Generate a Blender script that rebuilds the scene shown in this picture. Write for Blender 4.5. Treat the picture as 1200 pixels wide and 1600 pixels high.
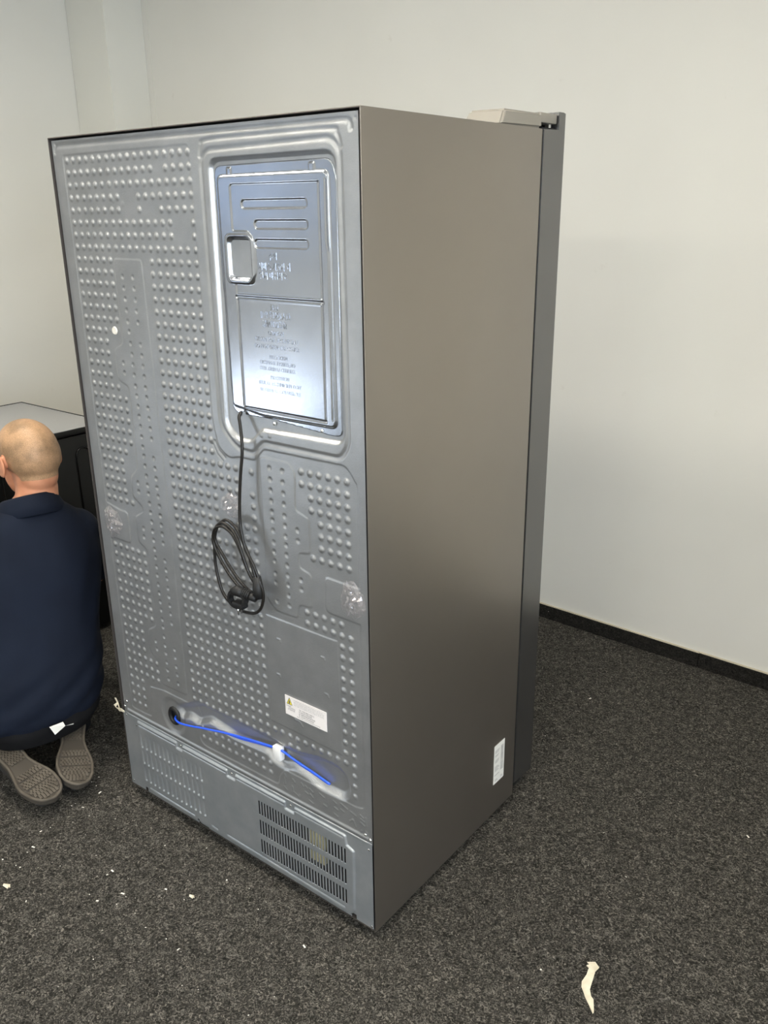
import bpy, bmesh, math, random
import numpy as np
from mathutils import Vector, Matrix, noise

for o in list(bpy.data.objects):
    bpy.data.objects.remove(o)
scene = bpy.context.scene
COL = scene.collection
R = math.radians
rnd = random.Random(7)

# ------------------------------------------------------------------ camera
cam_d = bpy.data.cameras.new('camera')
cam = bpy.data.objects.new('camera', cam_d)
COL.objects.link(cam)
cam_d.sensor_fit = 'HORIZONTAL'
cam_d.sensor_width = 36.0
cam_d.lens = 36.0 * 1338.65 / 1200.0
cam_d.clip_start = 0.05
right = Vector((0.78872993, 0.6146248, -0.01189317))
down = Vector((0.19601884, -0.26978784, -0.9427572))
fwd = Vector((-0.58265059, 0.74124953, -0.33326778))
m = Matrix((( right.x, -down.x, -fwd.x, 1.90726835),
            ( right.y, -down.y, -fwd.y, -1.20343955),
            ( right.z, -down.z, -fwd.z, 1.61777899),
            (0, 0, 0, 1)))
cam.matrix_world = m
scene.camera = cam

# ------------------------------------------------------------------ sky, lamps, exposure
scene.view_settings.view_transform = 'Standard'
scene.view_settings.look = 'None'
scene.view_settings.gamma = 1.0
scene.view_settings.use_curve_mapping = False
scene.view_settings.exposure = 0.0
world = bpy.data.worlds.new('sky')
scene.world = world
world.use_nodes = True
wb = world.node_tree.nodes['Background']
wb.inputs[0].default_value = (0.55, 0.72, 1.0, 1)
wb.inputs[1].default_value = 2.6
CEIL_LAMP = 37.0          # emission of the ceiling panels
WIN_LIGHT = (22.0, 0.0, 200.0)     # daylight through the three windows, watts
ROOM_H = 2.95

# ------------------------------------------------------------------ helpers
def link(o, parent=None):
    COL.objects.link(o)
    if parent is not None:
        o.parent = parent
    return o

def mesh_obj(name, verts, faces, mat, parent=None, smooth=False):
    me = bpy.data.meshes.new(name)
    me.from_pydata([tuple(v) for v in verts], [], [tuple(f) for f in faces])
    me.update()
    if mat: me.materials.append(mat)
    if smooth:
        me.polygons.foreach_set('use_smooth', [True] * len(me.polygons))
    o = bpy.data.objects.new(name, me)
    return link(o, parent)

def bm_obj(name, bm, mat, parent=None, smooth=False, angle=None):
    bmesh.ops.recalc_face_normals(bm, faces=bm.faces)
    me = bpy.data.meshes.new(name)
    bm.to_mesh(me); bm.free()
    if mat: me.materials.append(mat)
    if smooth:
        me.polygons.foreach_set('use_smooth', [True] * len(me.polygons))
        if angle is not None:
            me.set_sharp_from_angle(angle=R(angle))
    o = bpy.data.objects.new(name, me)
    return link(o, parent)

def tag(o, label, cat, group=None, kind=None):
    if label: o['label'] = label
    if cat: o['category'] = cat
    if group: o['group'] = group
    if kind: o['kind'] = kind
    return o

def empty(name, loc, label, cat, group=None, rz=0):
    o = bpy.data.objects.new(name, None)
    o.location = loc
    o.rotation_euler = (0, 0, rz)
    o.empty_display_size = 0.05
    link(o)
    return tag(o, label, cat, group)

def box_bm(bm, x0, x1, y0, y1, z0, z1, bevel=0.0, seg=2):
    g = bmesh.ops.create_cube(bm, size=1.0)
    vs = g['verts']
    for v in vs:
        v.co = Vector((x0 + (v.co.x + .5) * (x1 - x0), y0 + (v.co.y + .5) * (y1 - y0), z0 + (v.co.z + .5) * (z1 - z0)))
    if bevel > 0:
        es = list({e for v in vs for e in v.link_edges})
        bmesh.ops.bevel(bm, geom=es, offset=bevel, segments=seg, affect='EDGES', profile=0.5)

def box(name, x0, x1, y0, y1, z0, z1, mat, parent=None, bevel=0.0, seg=2):
    bm = bmesh.new()
    box_bm(bm, x0, x1, y0, y1, z0, z1, bevel, seg)
    return bm_obj(name, bm, mat, parent, smooth=bevel > 0, angle=35 if bevel > 0 else None)

def tube_geo(pts, rad, seg=10, close=False, caps=True):
    """swept tube; rad float or list; returns verts, faces"""
    P = [Vector(p) for p in pts]
    n = len(P)
    if not hasattr(rad, '__len__'): rad = [rad] * n
    V = []; F = []
    t0 = (P[1] - P[0]).normalized()
    up = Vector((0, 0, 1)) if abs(t0.z) < .9 else Vector((1, 0, 0))
    u = t0.cross(up).normalized()
    for i in range(n):
        if close:
            t = (P[(i + 1) % n] - P[i - 1]).normalized()
        else:
            t = (P[min(i + 1, n - 1)] - P[max(i - 1, 0)]).normalized()
        u = (u - t * u.dot(t)).normalized()
        w = t.cross(u)
        for k in range(seg):
            a = 2 * math.pi * k / seg
            V.append(P[i] + (u * math.cos(a) + w * math.sin(a)) * rad[i])
    for i in range(n if close else n - 1):
        j = (i + 1) % n
        for k in range(seg):
            k2 = (k + 1) % seg
            F.append((i * seg + k, i * seg + k2, j * seg + k2, j * seg + k))
    if caps and not close:
        F.append(tuple(range(seg - 1, -1, -1)))
        F.append(tuple((n - 1) * seg + k for k in range(seg)))
    return V, F

def smooth_path(pts, n=8, close=False):
    P = [Vector(p) for p in pts]
    out = []
    N = len(P)
    rng = range(N if close else N - 1)
    for i in rng:
        if close:
            a, b, c, d = P[i - 1], P[i], P[(i + 1) % N], P[(i + 2) % N]
        else:
            a = P[i - 1] if i > 0 else P[0] * 2 - P[1]
            b, c = P[i], P[i + 1]
            d = P[i + 2] if i + 2 < N else P[-1] * 2 - P[-2]
        for k in range(n):
            t = k / n
            out.append(0.5 * ((2 * b) + (c - a) * t + (2 * a - 5 * b + 4 * c - d) * t * t + (-a + 3 * b - 3 * c + d) * t ** 3))
    if not close: out.append(P[-1])
    return out

def merge(geos):
    V = []; F = []
    for v, f in geos:
        o = len(V)
        V += list(v)
        F += [tuple(i + o for i in q) for q in f]
    return V, F

# ------------------------------------------------------------------ materials
def mat(name, col, rough=0.5, metal=0.0, spec=0.5, emit=None, estr=0, coat=0.0):
    mt = bpy.data.materials.new(name)
    mt.use_nodes = True
    b = mt.node_tree.nodes['Principled BSDF']
    b.inputs['Base Color'].default_value = (*col, 1)
    b.inputs['Roughness'].default_value = rough
    b.inputs['Metallic'].default_value = metal
    b.inputs['Specular IOR Level'].default_value = spec
    b.inputs['Coat Weight'].default_value = coat
    if emit:
        b.inputs['Emission Color'].default_value = (*emit, 1)
        b.inputs['Emission Strength'].default_value = estr
    return mt

def N(mt, t, **kw):
    n = mt.node_tree.nodes.new(t)
    for k, v in kw.items():
        if k in n.inputs.keys() if isinstance(k, str) else False:
            n.inputs[k].default_value = v
        else:
            setattr(n, k, v)
    return n

def L(mt, a, b): mt.node_tree.links.new(a, b)

def coords(mt, scale=(1, 1, 1)):
    tc = mt.node_tree.nodes.new('ShaderNodeTexCoord')
    mp = mt.node_tree.nodes.new('ShaderNodeMapping')
    mp.inputs['Scale'].default_value = scale
    L(mt, tc.outputs['Object'], mp.inputs['Vector'])
    return mp.outputs[0]

def noise_node(mt, vec, scale, detail=3, rough=.5, dist=0):
    n = mt.node_tree.nodes.new('ShaderNodeTexNoise')
    n.inputs['Scale'].default_value = scale
    n.inputs['Detail'].default_value = detail
    n.inputs['Roughness'].default_value = rough
    n.inputs['Distortion'].default_value = dist
    L(mt, vec, n.inputs['Vector'])
    return n.outputs[0]

def ramp(mt, fac, stops):
    r = mt.node_tree.nodes.new('ShaderNodeValToRGB')
    el = r.color_ramp.elements
    while len(el) < len(stops): el.new(0.5)
    for e, (p, c) in zip(el, stops):
        e.position = p
        e.color = (*c, 1) if len(c) == 3 else c
    L(mt, fac, r.inputs[0])
    return r.outputs[0]

def bump(mt, h, strength=.2, dist=.001, normal=None):
    b = mt.node_tree.nodes.new('ShaderNodeBump')
    b.inputs['Strength'].default_value = strength
    b.inputs['Distance'].default_value = dist
    L(mt, h, b.inputs['Height'])
    if normal: L(mt, normal, b.inputs['Normal'])
    return b.outputs[0]

def bsdf(mt): return mt.node_tree.nodes['Principled BSDF']

def noisy(name, c0, c1, scale, rough, metal=0, bstr=.2, bscale=None, bdist=.001, spec=.5, detail=3, vs=(1, 1, 1), lo=.35, hi=.65):
    mt = mat(name, c0, rough, metal, spec)
    v = coords(mt, vs)
    n = noise_node(mt, v, scale, detail)
    L(mt, ramp(mt, n, [(lo, c0), (hi, c1)]), bsdf(mt).inputs['Base Color'])
    n2 = noise_node(mt, v, bscale or scale, 4)
    L(mt, bump(mt, n2, bstr, bdist), bsdf(mt).inputs['Normal'])
    return mt

M = {}
M['wall'] = noisy('wall_paint', (.715, .70, .645), (.75, .735, .68), 1.3, .62, bstr=.12, bscale=260, bdist=.0006, spec=.25)
M['column'] = noisy('column_paint', (.72, .71, .65), (.74, .73, .67), 2, .7, bstr=.05, bscale=200, spec=.2)
M['ceiling'] = noisy('ceiling_paint', (.75, .75, .72), (.78, .78, .75), 3, .9, bstr=.1, bscale=120, spec=.1)
# wall scuffs: faint brownish patches of their own on the paint
def wall_scuffs(mt):
    nt = mt.node_tree
    base = bsdf(mt).inputs['Base Color'].links[0].from_socket
    v = coords(mt, (1, 1, 1))
    n = noise_node(mt, v, 9, 5, .6, .4)
    f = ramp(mt, n, [(.69, (0, 0, 0)), (.80, (1, 1, 1))])
    mx = nt.nodes.new('ShaderNodeMix'); mx.data_type = 'RGBA'
    mul = nt.nodes.new('ShaderNodeMath'); mul.operation = 'MULTIPLY'; mul.inputs[1].default_value = .35
    L(mt, f, mul.inputs[0])
    L(mt, mul.outputs[0], mx.inputs[0])
    L(mt, base, mx.inputs[6])
    mx.inputs[7].default_value = (.5, .45, .38, 1)
    L(mt, mx.outputs[2], bsdf(mt).inputs['Base Color'])
wall_scuffs(M['wall'])

def carpet(name, dark, mid, light, strand=.55):
    mt = mat(name, dark, .95, 0, .1)
    v = coords(mt)
    n = noise_node(mt, v, 95, 4, .65, 2.2)
    n2 = noise_node(mt, v, 60, 4, .6, 3.0)
    c = ramp(mt, n, [(.36, dark), (.52, mid), (.70, light)])
    c2 = ramp(mt, n2, [(.35, (.55, .55, .55)), (.7, (1.35, 1.3, 1.25))])
    mx = mt.node_tree.nodes.new('ShaderNodeMix'); mx.data_type = 'RGBA'; mx.blend_type = 'MULTIPLY'
    mx.inputs[0].default_value = 1.0
    L(mt, c, mx.inputs[6]); L(mt, c2, mx.inputs[7])
    n3 = noise_node(mt, v, 52, 2, .5, 1.8)
    st = ramp(mt, n3, [(.465, (0, 0, 0)), (.495, (1, 1, 1)), (.53, (0, 0, 0))])
    n4 = noise_node(mt, v, 38, 2, .5)
    ms = ramp(mt, n4, [(.46, (0, 0, 0)), (.60, (1, 1, 1))])
    m0 = mt.node_tree.nodes.new('ShaderNodeMath'); m0.operation = 'MULTIPLY'; L(mt, st, m0.inputs[0]); L(mt, ms, m0.inputs[1])
    m00 = mt.node_tree.nodes.new('ShaderNodeMath'); m00.operation = 'MULTIPLY'; L(mt, m0.outputs[0], m00.inputs[0]); m00.inputs[1].default_value = strand
    mst = mt.node_tree.nodes.new('ShaderNodeMix'); mst.data_type = 'RGBA'
    L(mt, m00.outputs[0], mst.inputs[0]); L(mt, mx.outputs[2], mst.inputs[6]); mst.inputs[7].default_value = (*light, 1)
    mx = mst
    # tiny pale lint flecks
    vo = mt.node_tree.nodes.new('ShaderNodeTexVoronoi'); vo.inputs['Scale'].default_value = 42
    vo.inputs['Randomness'].default_value = 1.0
    L(mt, v, vo.inputs['Vector'])
    lt = mt.node_tree.nodes.new('ShaderNodeMath'); lt.operation = 'LESS_THAN'; lt.inputs[1].default_value = .055
    L(mt, vo.outputs['Distance'], lt.inputs[0])
    sep = mt.node_tree.nodes.new('ShaderNodeSeparateColor'); L(mt, vo.outputs['Color'], sep.inputs[0])
    gt = mt.node_tree.nodes.new('ShaderNodeMath'); gt.operation = 'GREATER_THAN'; gt.inputs[1].default_value = .90
    L(mt, sep.outputs[0], gt.inputs[0])
    mu = mt.node_tree.nodes.new('ShaderNodeMath'); mu.operation = 'MULTIPLY'
    L(mt, lt.outputs[0], mu.inputs[0]); L(mt, gt.outputs[0], mu.inputs[1])
    m2 = mt.node_tree.nodes.new('ShaderNodeMix'); m2.data_type = 'RGBA'
    L(mt, mu.outputs[0], m2.inputs[0]); L(mt, mx.outputs[2], m2.inputs[6]); m2.inputs[7].default_value = (.55, .52, .47, 1)
    L(mt, m2.outputs[2], bsdf(mt).inputs['Base Color'])
    L(mt, bump(mt, n, .8, .003), bsdf(mt).inputs['Normal'])
    return mt
M['carpet'] = carpet('needle_felt_carpet', (.013, .0125, .011), (.046, .044, .039), (.24, .225, .20))
M['carpet_strip'] = carpet('carpet_strip', (.008, .008, .007), (.020, .019, .017), (.045, .042, .038))
M['strip_edge'] = mat('strip_edge', (.62, .55, .42), .6)

def galvanised(name, c0, c1, rough, grain, gd, metal=1.0):
    mt = mat(name, c0, rough, metal)
    v = coords(mt)
    n = noise_node(mt, v, 14, 4, .6)
    L(mt, ramp(mt, n, [(.35, c0), (.65, c1)]), bsdf(mt).inputs['Base Color'])
    g = noise_node(mt, v, grain, 3, .6)
    L(mt, bump(mt, g, .5, gd), bsdf(mt).inputs['Normal'])
    return mt
M['panel'] = galvanised('embossed_steel', (.40, .408, .415), (.46, .468, .475), .38, 330, .0007, .76)
M['cover'] = galvanised('bright_steel', (.44, .46, .50), (.48, .50, .54), .24, 90, .0002)
M['lower'] = galvanised('zinc_steel', (.40, .43, .455), (.47, .495, .515), .36, 200, .0003, .7)
M['screw'] = mat('screw_zinc', (.82, .82, .80), .25, 1)
M['side'] = noisy('taupe_grey_lacquered_steel', (.335, .305, .27), (.35, .32, .285), 3, .40, .92, bstr=.10, bscale=700, bdist=.0003)
M['rim'] = mat('rim_shade_brown', (.045, .038, .034), .6)  # recess shadow put into the colour of rim and recess walls
M['door'] = noisy('grey_door_steel', (.19, .19, .19), (.20, .20, .20), 3, .27, .9, bstr=.0, bscale=700, bdist=.0002)
M['black'] = mat('black_plastic', (.012, .012, .012), .5, 0, .35)
M['dark'] = mat('cavity_shade', (.01, .01, .01), .9)  # near-black for sheets that stand for shade in openings
M['gasket'] = mat('gasket_rubber', (.02, .018, .018), .8)
M['hinge'] = noisy('grey_plastic', (.235, .215, .18), (.25, .23, .195), 8, .5, 0, bstr=.05, bscale=300)
M['cord'] = mat('black_pvc', (.014, .012, .010), .35, 0, .35)
M['blue'] = mat('blue_tube', (.02, .10, .80), .3, 0, .5, coat=.3)
M['white_plastic'] = mat('white_plastic', (.80, .79, .77), .4)
M['door_wood'] = noisy('dark_brown_door', (.030, .022, .016), (.045, .034, .026), 5, .5, 0, vs=(6, 6, .6))
M['paper'] = mat('sticker_paper', (.86, .81, .78), .45)
M['paper2'] = mat('sticker_paper_white', (.80, .79, .74), .4)
M['ink'] = mat('ink', (.10, .09, .09), .6)
M['ink_grey'] = mat('grey_ink', (.36, .35, .34), .6)
M['yellow'] = mat('warning_yellow', (.85, .72, .02), .5)
M['foam_yellow'] = mat('yellow_foam', (.62, .56, .30), .8)
M['scrap'] = noisy('cream_foam_sheet', (.68, .61, .46), (.78, .71, .56), 60, .7, 0, bstr=.4, bscale=150)
M['crumb'] = mat('white_crumb', (.78, .74, .66), .8)

def film():
    mt = mat('crumpled_clear_film', (.50, .46, .46), .10, .3, .8)
    b = bsdf(mt)
    b.inputs['Alpha'].default_value = .55
    n = noise_node(mt, coords(mt), 70, 3, .6, 1)
    L(mt, ramp(mt, n, [(.38, (.10, .10, .10)), (.66, (.62, .62, .62))]), b.inputs['Alpha'])
    return mt
M['film'] = film()
M['navy'] = noisy('navy_polo_knit', (.0045, .0075, .0165), (.0065, .0105, .022), 6, .85, 0, bstr=.5, bscale=900, bdist=.0006, spec=.2)
M['trousers'] = noisy('black_cotton', (.006, .006, .007), (.010, .010, .011), 9, .9, 0, bstr=.3, bscale=500, spec=.15)
M['sole'] = noisy('taupe_rubber', (.070, .057, .042), (.105, .088, .067), 25, .75, 0, bstr=.3, bscale=260)
M['sole_base'] = mat('taupe_rubber_base', (.060, .050, .038), .8)
M['sole_dark'] = mat('sole_groove', (.05, .042, .035), .8)
M['shoe'] = mat('shoe_upper', (.03, .028, .026), .8)

def skin_mat():
    mt = mat('skin', (.60, .36, .26), .5, 0, .4)
    b = bsdf(mt)
    b.inputs['Subsurface Weight'].default_value = .12
    b.inputs['Subsurface Radius'].default_value = (.01, .004, .002)
    v = coords(mt)
    n = noise_node(mt, v, 14, 4, .6)
    c = ramp(mt, n, [(.3, (.52, .21, .11)), (.7, (.66, .31, .18))])
    L(mt, c, b.inputs['Base Color'])
    return mt
M['skin'] = skin_mat()

def stubble_mat():
    mt = mat('shaved_scalp', (.55, .40, .27), .5, 0, .4)
    v = coords(mt)
    n = noise_node(mt, v, 900, 2, .6)
    n2 = noise_node(mt, v, 14, 3, .5)
    c = ramp(mt, n, [(.40, (.27, .18, .10)), (.62, (.56, .35, .20))])
    c2 = ramp(mt, n2, [(.40, (.66, .64, .62)), (.58, (1.06, 1.0, .97))])
    mx = mt.node_tree.nodes.new('ShaderNodeMix'); mx.data_type = 'RGBA'; mx.blend_type = 'MULTIPLY'
    mx.inputs[0].default_value = 1
    L(mt, c, mx.inputs[6]); L(mt, c2, mx.inputs[7])
    L(mt, mx.outputs[2], bsdf(mt).inputs['Base Color'])
    L(mt, bump(mt, n, .3, .0005), bsdf(mt).inputs['Normal'])
    return mt
M['stubble'] = stubble_mat()
M['black_enamel'] = mat('black_enamel', (.004, .004, .004), .28, 0, .3)
M['grey_top'] = noisy('worktop_reflection_grey', (.33, .33, .33), (.37, .37, .37), 300, .35, 0, bstr=.05)  # grey stands for light reflected by the glossy top
M['lamp'] = mat('lamp_diffuser', (.9, .9, .9), .5, emit=(1.0, .945, .835), estr=CEIL_LAMP)
M['frame_white'] = mat('white_frame', (.75, .75, .73), .4)
def glass_mat():
    mt = bpy.data.materials.new('window_glass'); mt.use_nodes = True
    nt = mt.node_tree; nt.nodes.clear()
    o = nt.nodes.new('ShaderNodeOutputMaterial'); mx = nt.nodes.new('ShaderNodeMixShader'); t = nt.nodes.new('ShaderNodeBsdfTransparent')
    g = nt.nodes.new('ShaderNodeBsdfGlossy'); g.inputs['Roughness'].default_value = .02
    f = nt.nodes.new('ShaderNodeFresnel'); f.inputs[0].default_value = 1.3
    nt.links.new(f.outputs[0], mx.inputs[0]); nt.links.new(t.outputs[0], mx.inputs[1]); nt.links.new(g.outputs[0], mx.inputs[2]); nt.links.new(mx.outputs[0], o.inputs[0])
    return mt
M['glass'] = glass_mat()

# ------------------------------------------------------------------ room shell
ANG = math.radians(-2.7300674)
d = Vector((math.cos(ANG), math.sin(ANG), 0))        # along the right-hand wall
nrm = Vector((math.sin(ANG), -math.cos(ANG), 0))     # from that wall into the room
ORG = Vector((0.408, 1.754, 0))                      # a point at its foot
ROT = Matrix.Translation(ORG) @ Matrix.Rotation(ANG, 4, 'Z')   # local x along wall, local -y into the room

def room_box(name, x0, x1, y0, y1, z0, z1, m_, parent=None, bevel=0, kind='structure'):
    o = box(name, x0, x1, y0, y1, z0, z1, m_, parent, bevel)
    if parent is None:
        o.matrix_world = ROT
    if kind and parent is None: o['kind'] = kind
    return o

XL, XR, YR, T = -2.73, 4.6, -6.6, .12       # in wall coordinates
floor = room_box('floor', XL - T, XR + T, YR - T, T, -.1, 0, M['carpet'])
wall_right = room_box('wall_right', XL - T, XR + T, 0, T, 0, ROOM_H, M['wall'])
ceiling = room_box('ceiling', XL - T, XR + T, YR - T, T, ROOM_H, ROOM_H + .1, M['ceiling'])
wall_front = room_box('wall_front', XL - T, XR + T, YR - T, YR, 0, ROOM_H, M['wall'])
# left wall with the window opening (daylight)
# openings (wall coordinates): two in the left wall, one in the back wall
WINS = [('window_1', 'left', -5.40, -4.42, .04, .44, WIN_LIGHT[0]), ('window_2', 'left', -6.2, -4.42, 1.45, 2.1, WIN_LIGHT[1]), ('window_3', 'back', -6.0, -3.0, 1.0, 2.4, WIN_LIGHT[2])]
def wall_with_openings(name, x0, x1, ya, yb, side):
    bm = bmesh.new()
    ops = [(w[2], w[3], w[4], w[5]) for w in WINS if w[1] == side]
    ys = sorted({ya, yb} | {o[0] for o in ops} | {o[1] for o in ops})
    for y0, y1 in zip(ys[:-1], ys[1:]):
        mid = (y0 + y1) / 2; z = 0
        for (c_, e_) in sorted((o[2], o[3]) for o in ops if o[0] < mid < o[1]):
            box_bm(bm, x0, x1, y0, y1, z, c_); z = e_
        box_bm(bm, x0, x1, y0, y1, z, ROOM_H)
    o = bm_obj(name, bm, M['wall']); o.matrix_world = ROT; o['kind'] = 'structure'
    return o
wall_left = wall_with_openings('wall_left', XL - T, XL, YR, 0, 'left')
wall_back = wall_with_openings('wall_back', XR, XR + T, YR, 0, 'back')
# boxed-in column in the corner
col = room_box('trim_1', XL + .004, -2.402, -.2195, -.001, 0, ROOM_H, M['column'])
# windows
for (wn, side, a, b, c, e, pw) in WINS:
    win = bpy.data.objects.new(wn, None); link(win); win['kind'] = 'structure'
    # built for the left wall (x = 0 is the room face, outside is -x), turned round for the back wall
    if side == 'left': win.matrix_world = ROT @ Matrix.Translation((XL, (a + b) / 2, 0))
    else: win.matrix_world = ROT @ Matrix.Translation((XR, (a + b) / 2, 0)) @ Matrix.Rotation(math.pi, 4, 'Z')
    h = (b - a) / 2; fw = .05
    bm = bmesh.new()
    for (y0, y1, z0, z1) in ((-h, h, c, c + fw), (-h, h, e - fw, e), (-h, -h + fw, c + fw, e - fw), (h - fw, h, c + fw, e - fw), (-.025, .025, c + fw, e - fw)):
        box_bm(bm, -.09, -.03, y0, y1, z0, z1)
    bm_obj('window_frame', bm, M['frame_white'], win)
    for (y0, y1) in ((-h + fw, -.025), (.025, h - fw)):
        box('pane', -.063, -.057, y0, y1, c + fw, e - fw, M['glass'], win)
    if c > .1: box('window_sill', -.02, .09, -h - .04, h + .04, c - .03, c, M['frame_white'], win, .005)
    if pw > 0:
        ad = bpy.data.lights.new('daylight', 'AREA'); ad.shape = 'RECTANGLE'; ad.size = e - c - .1; ad.size_y = b - a - .1
        ad.energy = pw; ad.color = (.78, .88, 1.0)
        ao = bpy.data.objects.new('daylight', ad); link(ao)
        ao.matrix_world = win.matrix_world @ Matrix.Translation((-.13, 0, (c + e) / 2)) @ Matrix.Rotation(R(-90), 4, 'Y')

# unseen dark brown double door, added to darken what the back sheet reflects
dw = bpy.data.objects.new('unseen_door', None); link(dw); dw['kind'] = 'structure'; dw.matrix_world = ROT @ Matrix.Translation((XL, 0, 0))
for (a, b) in ((-4.30, -3.655), (-3.645, -3.0)):
    bm = bmesh.new(); box_bm(bm, .002, .035, a, b, .01, 2.25, .003)
    lf = bm_obj('door_leaf', bm, M['door_wood'], dw, True, 40)
    for (z0, z1) in ((.15, 1.0), (1.12, 2.10)):
        bm = bmesh.new(); box_bm(bm, .034, .042, a + .09, b - .09, z0, z1, .003); bm_obj('door_panel', bm, M['door_wood'], lf, True, 40)
    yk = b - .06 if a < -4 else a + .06
    Vt, Ft = tube_geo([(.036, yk, 1.05), (.075, yk, 1.05), (.078, yk + (-.11 if a < -4 else .11), 1.05)], .008, 8)
    mesh_obj('door_handle', Vt, Ft, M['screw'], lf, True)
bm = bmesh.new()
for (a, b, c, e) in ((-4.37, -4.30, 0, 2.32), (-3.0, -2.93, 0, 2.32), (-4.30, -3.0, 2.25, 2.32)): box_bm(bm, .001, .05, a, b, c, e)
bm_obj('door_frame', bm, M['door_wood'], dw)

# panel joints of the wall lining
for (x, nm) in ((-2.36, 'trim_2'),):
    room_box(nm, x, x + .003, -.0012, .004, .065, ROOM_H, M['column'])
# carpet skirting along the right wall, cut in lengths, with the pale cut edge on top
def skirting(name, segs, horizontal=True, xx=None):
    root = bpy.data.objects.new(name, None); link(root); root.matrix_world = ROT; root['kind'] = 'structure'
    for i, (a, b, h) in enumerate(segs):
        if horizontal:
            bm = bmesh.new(); box_bm(bm, a, b, -.011, -.0005, 0.0, h, .002)
            bm_obj('carpet_strip', bm, M['carpet_strip'], root)
            bm = bmesh.new(); box_bm(bm, a, b, -.0075, -.0004, h - .0005, h + .0035)
            bm_obj('strip_edge', bm, M['strip_edge'], root)
        else:
            bm = bmesh.new(); box_bm(bm, xx + .0005, xx + .011, a, b, 0.0, h, .002)
            bm_obj('carpet_strip', bm, M['carpet_strip'], root)
    return root
skirting('baseboard_right', [(-2.395, -.62, .058), (-.618, .677, .058), (.679, 2.6, .060), (2.602, XR - .02, .059)])
skirting('baseboard_left', [(YR + .02, -4.38, .038), (-2.92, -.23, .058)], False, XL)

# ceiling lamps: surface panels
lamp_spots = [(-.9, -2.1), (-.9, -4.6), (1.2, -2.1), (1.2, -4.6), (3.3, -2.1), (3.3, -4.6)]
for i, (x, y) in enumerate(lamp_spots):
    lo = empty('ceiling_lamp', (0, 0, 0), 'rectangular white ceiling light panel', 'lamp', 'ceiling light panels')
    lo.matrix_world = ROT @ Matrix.Translation((x, y, ROOM_H))
    bm = bmesh.new()
    for (a, b, c, e) in ((-.62, .62, -.17, -.14), (-.62, .62, .14, .17), (-.62, -.59, -.14, .14), (.59, .62, -.14, .14)):
        box_bm(bm, a, b, c, e, -.05, -.001)
    bm_obj('lamp_frame', bm, M['frame_white'], lo)
    box('diffuser', -.59, .59, -.14, .14, -.045, -.03, M['lamp'], lo)

# ------------------------------------------------------------------ height-field tools (panel millimetres)
def sdf_poly(P, X, Z):
    """signed distance to polygon (negative inside)"""
    P = np.asarray(P, float)
    n = len(P)
    d2 = np.full(X.shape, 1e18)
    s = np.ones(X.shape)
    for i in range(n):
        a = P[i]; b = P[i - 1]
        ex, ez = b[0] - a[0], b[1] - a[1]
        wx, wz = X - a[0], Z - a[1]
        t = np.clip((wx * ex + wz * ez) / (ex * ex + ez * ez + 1e-12), 0, 1)
        dx, dz = wx - ex * t, wz - ez * t
        d2 = np.minimum(d2, dx * dx + dz * dz)
        c1 = Z >= a[1]; c2 = Z < b[1]; c3 = ex * wz > ez * wx
        flip = (c1 & c2 & c3) | (~c1 & ~c2 & ~c3)
        s = np.where(flip, -s, s)
    return s * np.sqrt(d2)

def dist_line(P, X, Z):
    d2 = np.full(X.shape, 1e18)
    P = np.asarray(P, float)
    for a, b in zip(P[:-1], P[1:]):
        ex, ez = b - a
        wx, wz = X - a[0], Z - a[1]
        t = np.clip((wx * ex + wz * ez) / (ex * ex + ez * ez + 1e-12), 0, 1)
        d2 = np.minimum(d2, (wx - ex * t) ** 2 + (wz - ez * t) ** 2)
    return np.sqrt(d2)

def sstep(t):
    t = np.clip(t, 0, 1)
    return t * t * (3 - 2 * t)

def rounded(P, r, n=5):
    """round the corners of a closed polygon; r number or per-corner list"""
    P = [Vector((p[0], p[1])) for p in P]
    out = []
    k = len(P)
    for i in range(k):
        a, b, c = P[i - 1], P[i], P[(i + 1) % k]
        rr = r[i] if hasattr(r, '__len__') else r
        la, lc = (a - b).length, (c - b).length
        q = min(rr, la * .49, lc * .49)
        s = b + (a - b).normalized() * q
        e = b + (c - b).normalized() * q
        for j in range(n + 1):
            t = j / n
            out.append(((1 - t) ** 2 * s + 2 * t * (1 - t) * b + t * t * e)[:])
    return out

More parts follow.
